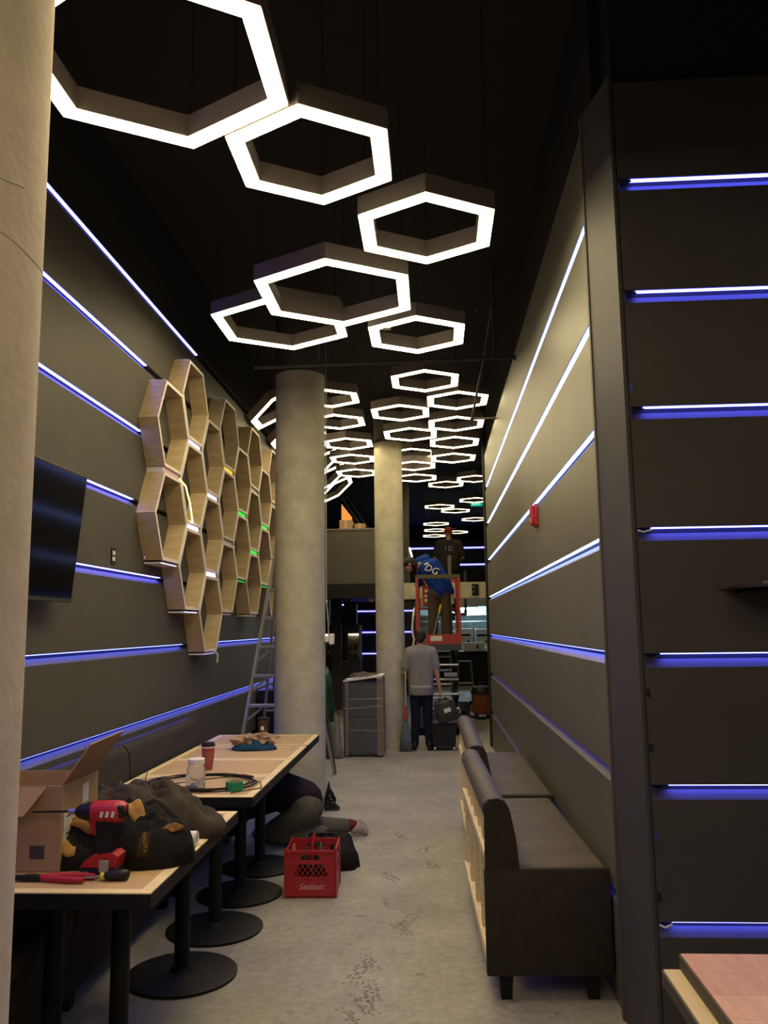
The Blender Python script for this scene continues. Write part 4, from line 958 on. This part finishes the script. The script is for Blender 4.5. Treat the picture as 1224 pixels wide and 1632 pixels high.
for s in (-1, 1): J.caps((s*.09, 0, .80), (s*.095, -.01 + .0*s, .46), .105, .078); J.caps((s*.095, -.01, .46), (s*.10 + (.02 if s > 0 else -.02), .0, .08), .078, .066)
remeshed(J, 'trousers', M_jean, t, .011, 4)
F = MB(); shoe(F, (-.12, -.06, 0), (-.15, 1, 0)); shoe(F, (.12, -.10, 0), (.35, 1, 0)); remeshed(F, 'shoes', M_blkp, t, .008, 3)
Hh_ = MB(); Hh_.caps(P(0, -.022, .03), P(0, .02, .045), .088, .080); Hh_.caps(P(0, -.04, -.03), P(0, -.03, .03), .066, .08); Hh_.caps(P(-.05, 0, .01), P(.05, 0, .01), .045)
remeshed(Hh_, 'hair', M_hair, t, .009, 2)

# --- black case in his hand and the bin it hangs over
tc_ = thing('tool_case', 'black hard case with white sticker held by the person in grey', 'case', (.13, 11.62, .60)); tc_.rotation_euler = (0, math.radians(-16), 0)
smooth_auto(MB().box((-.145, -.05, -.22), (.145, .05, .06), bev=.022, seg=3).build('body', mat('charcoal case plastic', (.022, .021, .02), .5), tc_))
MB().tube([(-.06, 0, .06), (-.055, 0, .095), (.055, 0, .095), (.06, 0, .06)], .011, 8).build('handle', M_blkp, tc_, True)
MB().box((-.03, -.053, -.09), (.065, -.050, -.035)).build('sticker', M_paper, tc_)
for x in (-.09, .09): MB().box((x-.018, -.056, .02), (x+.018, -.048, .055), bev=.003).build('latch', M_blkp, tc_)
bn = thing('wheeled_bin', 'black wheeled storage bin on the floor beside the person in grey', 'bin', (.115, 11.80, 0))
o = MB(); lo = [(-.15, -.17, .05), (.15, -.17, .05), (.15, .17, .05), (-.15, .17, .05)]; hi = [(-.175, -.19, .36), (.175, -.19, .36), (.175, .19, .36), (-.175, .19, .36)]
a = [o._v(p) for p in lo]; b = [o._v(p) for p in hi]; o.bm.faces.new(a[::-1]); o.bm.faces.new(b)
for k in range(4): o.bm.faces.new((a[k], a[(k+1) % 4], b[(k+1) % 4], b[k]))
o.build('body', M_blkp, bn); MB().box((-.185, -.2, .345), (.185, .2, .375), bev=.008).build('rim', M_blkp, bn)
for x in (-.13, .13):
    for y in (-.15, .15): MB().cyl((x-.012, y, .025), (x+.012, y, .025), .025, n=12).build('caster', M_alu, bn); MB().box((x-.008, y-.008, .025), (x+.008, y+.008, .06)).build('caster_stem', M_alu, bn)

# --- person 2: blue hoodie on the lift, bending to the left
t = person('person in blue hoodie and brown trousers bending over on the scissor lift', (.10, 13.62, 1.42)); z = 0
B = MB()
ey, P = head(B, (-.46, -.02, 1.27), (-.95, .15, -.35), (-.35, 0, .94))
B.caps((-.30, 0, 1.28), (-.43, -.01, 1.27), .06, .055)
for s in (-1, 1): B.caps((s*.09, 0, .84), (s*.11-.0, .0, .10), .085, .05)
B.caps((0, 0, .86), (-.12, 0, 1.15), .13, .13); B.caps((-.12, 0, 1.15), (-.28, 0, 1.28), .13, .10)
B.caps((-.10, -.08, 1.28), (.13, -.10, .98), .05, .044); B.caps((.13, -.10, .98), (.22, -.06, .78), .042, .03)
B.caps((-.30, .08, 1.2), (-.34, .14, .95), .05, .044); B.caps((-.34, .14, .95), (-.28, .34, .98), .042, .03)
hand(B, (.222, -.06, .775), (.1, 0, -1), (-1, .2, 0), (0, 1, 0), 1., .5); hand(B, (-.278, .345, .98), (.3, 1, 0), (0, 0, -1), (.8, 0, .4), 1., .6)
remeshed(B, 'body', M_skin, t, .008, 3); eyes(t, ey)
S = MB()
S.caps((.02, 0, .84), (-.03, 0, .98), .165, .165); S.caps((-.03, 0, .98), (-.17, 0, 1.22), .165, .165); S.caps((-.17, 0, 1.22), (-.29, 0, 1.28), .15, .095)
S.caps((-.06, -.10, 1.28), (.13, -.11, .98), .082, .064); S.caps((.13, -.11, .98), (.205, -.07, .81), .062, .05)
S.caps((-.27, .08, 1.2), (-.34, .14, .95), .075, .06); S.caps((-.34, .14, .95), (-.29, .30, .98), .06, .05)
S.caps((-.20, -.04, 1.36), (-.31, -.02, 1.33), .075, .07)
hd = remeshed(S, 'hoodie', M_hood, t, .012, 5)
text('DG', .155, M_white, t, 'lettering', (-.115, -.205, 1.165), (math.radians(90), math.radians(24), 0), .15, .022)
MB().bar((-.23, -.176, 1.255), (-.16, -.178, 1.28), .004, .02, (0, 0, 1)).build('print_line', M_white, t)
MB().bar((-.13, -.178, 1.075), (.02, -.178, 1.02), .003, .016, (0, 0, 1)).build('print_line', mat('grey print', (.2, .25, .4), .7), t)
J = MB(); J.caps((-.04, 0, .80), (.05, 0, .80), .145)
for s in (-1, 1): J.caps((s*.085, 0, .78), (s*.10, 0, .44), .115, .088); J.caps((s*.10, 0, .44), (s*.115, 0, .09), .088, .078)
remeshed(J, 'trousers', M_khaki, t, .012, 4)
F = MB(); shoe(F, (-.11, -.07, 0), (-.2, 1, 0)); shoe(F, (.12, -.07, 0), (.2, 1, 0)); remeshed(F, 'shoes', M_blkp, t, .009, 3)
Hc = MB(); Hc.caps(P(0, -.02, .04), P(0, .03, .045), .09, .082); Hc.caps(P(0, .06, .035), P(0, .15, .03), .05, .035); Hc.caps(P(0, -.05, -.02), P(0, -.04, .03), .07)
remeshed(Hc, 'cap', M_hair, t, .01, 2)

# --- person 3: charcoal shirt, red cap, far behind the beam on a mast lift
t = person('person in charcoal t-shirt and red cap working above the beam at the far end', (.335, 16.6, 1.93))
B = MB(); ey, P = head(B, (0, .02, 1.60), (.1, 1, .15))
B.caps((0, 0, 1.40), (0, .01, 1.54), .062, .056); B.caps((-.10, 0, .95), (-.13, 0, 1.33), .10); B.caps((.10, 0, .95), (.13, 0, 1.33), .10)
for s in (-1, 1):
    B.caps((s*.09, 0, .88), (s*.10, 0, .10), .085, .05); B.caps((s*.21, 0, 1.38), (s*.28, .0, 1.12), .055, .045); B.caps((s*.28, 0, 1.12), (s*.22, .22, 1.05), .043, .03)
    hand(B, (s*.22, .22, 1.05), (-s*.3, 1, 0), (0, 0, -1), (-s, 0, .4), 1., .6)
remeshed(B, 'body', M_skin, t, .009, 3); eyes(t, ey)
S = MB()
for s in (-1, 1): S.caps((s*.09, 0, .86), (s*.12, 0, 1.33), .125, .115); S.caps((s*.07, 0, 1.43), (s*.19, 0, 1.395), .06, .068); S.caps((s*.205, 0, 1.38), (s*.265, 0, 1.17), .076, .072)
S.caps((0, 0, .85), (0, 0, 1.36), .125, .115)
remeshed(S, 'shirt', M_dtee, t, .012, 5)
text('I D', .13, mat('pale shirt print', (.35, .34, .32), .7), t, 'lettering', (0, -.128, 1.27), (PI/2, 0, 0), 0, .003)
J = MB(); J.caps((-.05, 0, .84), (.05, 0, .84), .13)
for s in (-1, 1): J.caps((s*.09, 0, .80), (s*.10, 0, .09), .11, .075)
remeshed(J, 'trousers', M_jean, t, .013, 4)
F = MB(); shoe(F, (-.11, -.07, 0), (-.2, 1, 0)); shoe(F, (.11, -.07, 0), (.2, 1, 0)); remeshed(F, 'shoes', M_blkp, t, .01, 3)
Hc = MB(); Hc.caps(P(0, -.02, .05), P(0, .02, .055), .086, .08); Hc.caps(P(0, .07, .03), P(0, .14, .03), .05, .03)
remeshed(Hc, 'cap', mat('red cap cotton', (.30, .035, .02), .8), t, .01, 2)
ml = thing('mast_lift', 'grey single mast lift carrying the person in the red cap', 'lift', (.335, 16.6, 0)); off = (.335, 16.6, 0)
MB(off).box((-.02, 16.25, .05), (.69, 16.95, .25), bev=.02).build('base', M_lg, ml)
MB(off).box((.30, 16.20, .25), (.37, 16.27, 3.05), bev=.004).build('mast', mat('mast grey', (.16, .15, .14), .5), ml)
MB(off).box((.02, 16.28, 1.88), (.65, 16.92, 1.93)).build('platform', M_lg, ml)
MB(off).box((.25, 16.27, 1.80), (.42, 16.60, 1.88)).build('platform_arm', M_lg, ml)
for x in (.03, .64):
    for y in (16.29, 16.91): MB(off).bar((x, y, 1.93), (x, y, 2.75), .03, .03).build('guard_post', M_lg, ml)
for x in (.05, .62):
    for y in (16.3, 16.9): MB(off).cyl((x-.02, y, .05), (x+.02, y, .05), .05, n=14).build('caster', M_blk, ml)

# --- person 4: kneeling under the tables
t = person('person in dark shirt and grey green trousers kneeling under the far tables', (-1.10, 6.72, 0))
B = MB(); ey, P = head(B, (-.56, .05, .22), (-.7, .2, -.7), (-.7, 0, .7))
B.caps((.06, .02, .30), (-.14, .02, .40), .13, .13); B.caps((-.14, .02, .40), (-.40, .03, .30), .13, .11); B.caps((-.40, .03, .30), (-.52, .05, .24), .06, .055)
B.caps((.08, -.08, .27), (-.20, -.08, .09), .085, .06); B.caps((-.20, -.08, .09), (.22, -.02, .07), .055, .04)
B.caps((.08, .10, .27), (-.08, .14, .10), .085, .06); B.caps((-.08, .14, .10), (.34, .26, .075), .055, .038)
B.caps((-.36, -.10, .30), (-.50, -.14, .12), .048, .042); B.caps((-.50, -.14, .12), (-.68, -.06, .05), .04, .03)
B.caps((-.36, .14, .30), (-.52, .2, .12), .048, .042); B.caps((-.52, .2, .12), (-.68, .16, .05), .04, .03)
hand(B, (-.69, -.06, .045), (-1, .1, -.1), (0, 0, -1), (0, 1, 0), 1., .3); hand(B, (-.69, .16, .045), (-1, -.1, -.1), (0, 0, -1), (0, -1, 0), 1., .3)
B.caps((.34, .26, .075), (.44, .30, .07), .038, .036)
remeshed(B, 'body', M_skin, t, .008, 3); eyes(t, ey)
S = MB(); S.caps((.045, .02, .335), (-.16, .02, .41), .158, .155); S.caps((-.16, .02, .41), (-.40, .03, .31), .155, .13)
S.caps((-.36, -.10, .31), (-.50, -.14, .14), .068, .055); S.caps((-.36, .14, .31), (-.52, .2, .14), .068, .055)
remeshed(S, 'shirt', M_plum, t, .011, 5)
J = MB(); J.caps((.07, -.05, .28), (.07, .10, .28), .135); J.caps((.07, -.08, .26), (-.20, -.08, .10), .105, .082); J.caps((-.20, -.08, .095), (.20, -.02, .085), .078, .068)
J.caps((.08, .10, .26), (-.08, .14, .11), .105, .085); J.caps((-.08, .14, .10), (.14, .20, .095), .085, .08); J.caps((.14, .20, .095), (.345, .265, .08), .078, .062)
remeshed(J, 'trousers', M_olive, t, .011, 3)
F = MB(); F.caps((.42, .29, .06), (.475, .31, .06), .050, .050); F.caps((.475, .31, .085), (.51, .30, .030), .036, .030); F.caps((.47, .30, .11), (.49, .30, .05), .025, .035)
remeshed(F, 'shoe', mat('grey pink trainer', (.33, .27, .25), .7), t, .008, 2)
F = MB(); F.caps((.20, -.02, .06), (.28, -.0, .05), .045, .042); F.caps((.28, 0, .05), (.33, .01, .035), .042, .032); remeshed(F, 'shoe', mat('grey pink trainer', (.33, .27, .25), .7), t, .008, 2)
F = MB(); F.caps((.375, .275, .085), (.41, .288, .08), .052, .048); remeshed(F, 'sock', mat('dark red sock', (.12, .02, .02), .8), t, .008, 2)
Hc = MB(); Hc.caps(P(0, -.02, .04), P(0, .02, .045), .086, .08); remeshed(Hc, 'hair', M_hair, t, .01, 2)

# ================================================================ FAR END
# mop with grey blue plastic sheet at the distant column
mp = thing('mop', 'mop with grey blue strands and red collar leaning on the distant column', 'mop', (-.40, 11.62, 0)); off = (-.40, 11.62, 0)
m = MB(off); lump(m, (-.41, 11.60, 0), .085, .07, .52, 91, 0, 9, 18, .15, 1.3); m.build('strands', mat('grey blue cotton', (.12, .15, .16), .9), mp, True)
MB(off).cyl((-.41, 11.60, .42), (-.405, 11.62, .60), .035, .022, 12).build('collar', mat('dull red plastic', (.30, .05, .03), .6), mp)
MB(off).cyl((-.405, 11.62, .58), (-.40, 11.71, 1.35), .012, n=10).build('handle', M_alu, mp)
# bar back wall under the mezzanine
bb = thing('bar_cabinet', 'grey back bar cabinet with bottle niches under the mezzanine', 'cabinet', (-2.2, 18.7, 0)); off = (-2.2, 18.7, 0)
M_bar = mat('bar grey laminate', (.10, .095, .09), .5)
for a, b in (((-2.75, 18.5, 0), (-1.62, 18.9, 1.05)), ((-2.75, 18.5, 1.55), (-1.62, 18.9, 1.74)), ((-2.75, 18.86, 1.05), (-1.62, 18.9, 1.55)), ((-2.16, 18.5, 1.05), (-2.12, 18.86, 1.55)), ((-1.95, 18.5, 1.05), (-1.90, 18.86, 1.55)), ((-1.66, 18.5, 1.05), (-1.62, 18.86, 1.55))):
    MB(off).box(a, b).build('carcass_board', M_bar, bb)
MB(off).box((-2.12, 18.48, .95), (-1.95, 18.52, 1.64)).build('black_panel', M_blkp, bb)
MB(off).box((-2.16, 18.47, .92), (-1.92, 18.50, .95)).build('steel_lip', M_steel, bb)
MB(off).box((-1.66, 18.47, 1.0), (-1.62, 18.50, 1.72)).build('wooden_edge', M_pine, bb)
rr = random.Random(4)
bcols = [mat('bottle '+n, c, .12, emit=c, es=.0) for n, c in (('amber', (.25, .10, .02)), ('green', (.03, .12, .04)), ('clear', (.55, .55, .5)), ('dark', (.02, .02, .02)), ('gold', (.6, .42, .1)))]
pos = 0
for x in (-2.62, -2.53, -2.44, -2.35, -2.26, -1.86, -1.80, -1.74, -1.70):
    c = bcols[rr.randrange(5)]; h = rr.uniform(.24, .33)
    b_ = thing('bottle', 'liquor bottle in the back bar niche, %s from the left' % ('first', 'second', 'third', 'fourth', 'fifth', 'sixth', 'seventh', 'eighth', 'ninth')[pos], 'bottle', (x, 18.62, 1.05), 0, 'bottles in the back bar'); pos += 1
    smooth_auto(MB().lathe((0, 0, 0), [(.034, 0), (.036, .01), (.036, h*.55), (.014, h*.72), (.013, h*.93)], 14).build('glass_body', c, b_))
    MB().lathe((0, 0, h*.93), [(.015, 0), (.015, h*.07)], 12).build('cap', bcols[4], b_); MB().box((-.022, -.0375, h*.15), (.022, -.034, h*.42)).build('label', M_paper, b_)
MB((-2.2, 18.7, 0)).box((-1.90, 18.80, 1.50), (-1.66, 18.82, 1.53)).build('niche_light', mat('warm niche strip', (1, .8, .5), .5, emit=(1, .75, .45), es=6), bb)
MB((-2.2, 18.7, 0)).box((-2.7, 18.80, 1.50), (-2.2, 18.82, 1.53)).build('niche_light', MATS['warm niche strip'], bb)
for nm, lab, x, y, z0, z1, w2 in (('loudspeaker', 'large black loudspeaker hanging under the mezzanine beside the middle column', -2.22, 16.6, 1.72, 2.28, .15), ('loudspeaker', 'smaller black loudspeaker with blue light hanging under the mezzanine', -1.82, 18.0, 1.74, 2.18, .17)):
    t = thing(nm, lab, 'speaker', (x, y, z0))
    MB().box((-w2, -.15, 0), (w2, .15, z1-z0), bev=.012).build('cabinet', M_blkp, t); MB().cyl((0, -.15, (z1-z0)*.38), (0, -.158, (z1-z0)*.38), w2*.7, n=20).build('woofer', M_dark, t); MB().box((-.02, -.02, z1-z0), (.02, .02, 2.301-z0)).build('ceiling_bracket', M_blk, t)
    if y > 17: MB().ball((-.12, -.155, .42), .016, 1).build('power_light', mat('blue indicator', (.2, .2, 1), .5, emit=(.2, .25, 1), es=15), t)
rb = thing('wood_valance', 'reddish wooden valance board above the blue strips under the mezzanine', 'board', (-1.3, 20.9, 2.15))
MB().box((-.85, -.04, -.04), (.75, .04, .15), bev=.004).build('board', mat('reddish wood', (.16, .06, .035), .6), rb)
pc = thing('concrete_pier', 'grey rectangular pier under the mezzanine behind the loudspeaker', 'column', (-2.02, 17.4, 0)); MB().box((-.1, -.1, 0), (.1, .1, 2.3)).build('shaft', M_concp, pc)
dc = thing('dome_camera', 'white dome security camera under the mezzanine edge', 'camera', (-1.13, 15.2, 2.2)); MB().lathe((0, 0, -.03), [(.06, 0), (.06, .13)], 20).build('mount', M_white, dc); MB().ball((0, 0, -.03), .055, 2, (1, 1, .8)).build('dome', M_white, dc, True)
# on the mezzanine
for nm, x0_, x1_, y_, z1_ in (('left taller', -1.78, -1.53, 16.0, 3.74), ('right shorter', -1.50, -1.30, 16.1, 3.68)):
    t = thing('cardboard_carton', nm + ' cardboard carton showing above the mezzanine parapet', 'box', ((x0_+x1_)/2, y_, 2.48)); hw = (x1_-x0_)/2
    MB().box((-hw, -.15, 0), (hw, .15, z1_-2.48), bev=.003).build('box_body', M_kraft, t); MB().box((-.025, -.152, 0), (.025, .152, z1_-2.478)).build('tape_strip', mat('packing tape', (.5, .38, .22), .3), t)
ap = thing('amber_panel', 'glowing amber panel above the cartons on the mezzanine', 'light panel', (-1.96, 18.2, 2.48))
MB().box((-.05, 0, 0), (.22, .05, 2.0)).build('frame', M_blk, ap); MB().prism([(-.035, -.003, 1.45), (.20, -.003, 1.28), (.20, -.003, 1.62), (-.035, -.003, 1.93)], (0, .004, 0)).build('glow_face', mat('amber glow', (.6, .3, .1), .5, emit=(1, .36, .07), es=.75), ap)
st = thing('stair_stringer', 'grey sloping stair stringer behind the cartons on the mezzanine', 'stair', (-1.6, 18.0, 2.48)); off = (-1.6, 18.0, 2.48)
MB(off).bar((-1.95, 17.9, 4.5), (-1.30, 17.9, 3.50), .05, .16, (0, 1, 0)).build('stringer', mat('grey stair paint', (.10, .10, .10), .6), st)
MB(off).bar((-1.86, 17.95, 4.55), (-1.20, 17.95, 3.55), .03, .05, (0, 1, 0)).build('handrail', mat('grey stair paint', (.10, .10, .10), .6), st)
MB(off).bar((-1.30, 17.9, 3.55), (-1.30, 17.9, 2.48), .05, .05).build('newel_post', M_concp, st)
# side wall lamp glimpsed right of the distant column
wl2 = thing('wall_light', 'slim warm wall light tube right of the distant column', 'lamp', (-.42, 15.9, 2.95)); MB((-.42, 15.9, 2.95)).cyl((-.43, 15.9, 3.18), (-.36, 15.8, 2.90), .014, n=10).build('tube', mat('warm tube', (1, .85, .6), .5, emit=(1, .78, .45), es=8), wl2)
MB((-.42, 15.9, 2.95)).box((-.60, 15.6, 2.46), (-.44, 16.3, 4.9)).build('mounting_post', M_concp, wl2)
# kitchen
kc = thing('kitchen_counter', 'black service counter in front of the bright kitchen', 'counter', (1.1, 24.2, 0))
MB().box((-1.5, -.2, 0), (2.2, .3, .92)).build('body', M_blk, kc); MB().box((-1.55, -.25, .92), (2.2, .35, .96), bev=.004).build('worktop', M_blkp, kc)
for i in range(4): MB().box((-1.46+.92*i, -.215, .06), (-.56+.92*i, -.2, .88), bev=.004).build('front_panel', M_blkp, kc)
kw = thing('kitchen_wall_unit', 'stainless kitchen wall with shelves under fluorescent tubes', 'shelving', (1.2, 26.6, 0)); off = (1.2, 26.6, 0)
MB(off).box((-.5, 26.8, 0), (3.3, 26.9, 2.6)).build('back_panel', M_kwall, kw)
for z in (1.80, 2.0): MB(off).box((-.4, 26.4, z), (3.2, 26.8, z+.035)).build('shelf', M_kwhite, kw)
MB(off).box((-.4, 26.3, 2.28), (3.2, 26.8, 2.5), bev=.01).build('hood', M_steel, kw)
for x in (0, 1.5): MB(off).cyl((x+.35, 26.25, 2.21), (x+1.35, 26.25, 2.21), .035, n=12).build('tube_lamp', M_tubeg, kw); MB(off).box((x+.3, 26.22, 2.24), (x+1.4, 26.32, 2.29)).build('lamp_batten', M_kwhite, kw)
MB(off).box((-.4, 26.2, 0), (3.2, 26.8, .98)).build('work_bench', M_kwhite, kw)
for i, (x, wd, lab) in enumerate(((.45, .42, 'white kitchen appliance with dark slot left on the back bench'), (.95, .5, 'wide white kitchen appliance in the middle of the back bench'), (1.52, .45, 'white kitchen appliance with dark knob nearest the right wall'))):
    t = thing('kitchen_appliance', lab, 'appliance', (x, 26.45, .98), 0, 'white appliances in the kitchen'); h = (.55, .62, .6)[i]
    MB().box((-wd/2, -.2, 0), (wd/2, .2, h), bev=.01).build('body', M_kwhite, t); MB().box((-wd*.38, -.205, h*.62), (wd*.38, -.2, h*.72)).build('slot', M_blk, t); MB().cyl((wd*.25, -.2, h*.35), (wd*.25, -.22, h*.35), .035, n=12).build('knob', M_blk, t)
kb = thing('counter_display', 'white box with black hook mark standing on the service counter', 'box', (1.22, 24.25, .96)); MB().box((-.36, -.13, 0), (.22, .13, .24), bev=.006).build('body', M_kwhite, kb); MB().box((.0, -.135, .06), (.05, -.13, .18)).build('mark', M_blk, kb)
# exit sign
ex = thing('exit_sign', 'small green lit exit sign hanging by the right wall at the far end', 'sign', (1.10, 20.0, 4.60)); MB().box((-.15, -.03, -.06), (.15, .03, .08), bev=.006).build('housing', M_blk, ex)
MB().box((-.14, -.034, -.05), (.14, -.03, .07)).build('face', mat('exit green', (.02, .3, .2), .5, emit=(.02, .45, .30), es=.8), ex); text('EXIT', .10, mat('exit letters', (.6, .9, .8), .5, emit=(.5, 1, .85), es=1.0), ex, 'lettering', (0, -.036, .01), (PI/2, 0, 0)); MB().cyl((0, 0, .08), (0, 0, .40), .01, n=8).build('stem', M_blk, ex)
# bar stool and bucket vacuum
so = thing('bar_stool', 'tall thin legged metal stool on the pale floor near the kitchen', 'stool', (.74, 20.6, 0))
MB().box((-.17, -.17, .80), (.17, .17, .83), bev=.006).build('seat', M_blk, so)
for sx in (-1, 1):
    for sy in (-1, 1): MB().cyl((sx*.20, sy*.20, 0), (sx*.15, sy*.15, .80), .014, n=8).build('leg', M_alu, so)
for a, b in (((-.175, -.175, .3), (.175, -.175, .3)), ((-.175, .175, .3), (.175, .175, .3)), ((-.175, -.175, .3), (-.175, .175, .3)), ((.175, -.175, .3), (.175, .175, .3))): MB().cyl(a, b, .01, n=8).build('stretcher', M_alu, so)
vc = thing('shop_vacuum', 'orange and black shop vacuum on the floor at the end of right wall', 'vacuum', (.86, 15.6, 0))
smooth_auto(MB().lathe((0, 0, .08), [(.16, 0), (.19, .05), (.19, .34), (.20, .36)], 28).build('tank', mat('burnt orange plastic', (.26, .07, .02), .45), vc)); smooth_auto(MB().lathe((0, 0, .44), [(.205, 0), (.205, .04), (.16, .12), (.06, .15)], 28).build('motor_head', M_blkp, vc))
MB().tube([(-.19, 0, .30), (-.30, -.05, .22), (-.28, -.15, .06), (-.12, -.30, .04), (.05, -.35, .04)], .028, 10).build('hose', M_blkp, vc, True); MB().tube([(-.08, 0, .58), (-.07, 0, .64), (.07, 0, .64), (.08, 0, .58)], .014, 8).build('handle', M_blkp, vc, True)
for a in (0, 1, 2, 3): MB().cyl((.15*math.cos(a*PI/2+.8), .15*math.sin(a*PI/2+.8)-.015, .04), (.15*math.cos(a*PI/2+.8), .15*math.sin(a*PI/2+.8)+.015, .04), .04, n=12).build('caster', M_blk, vc)
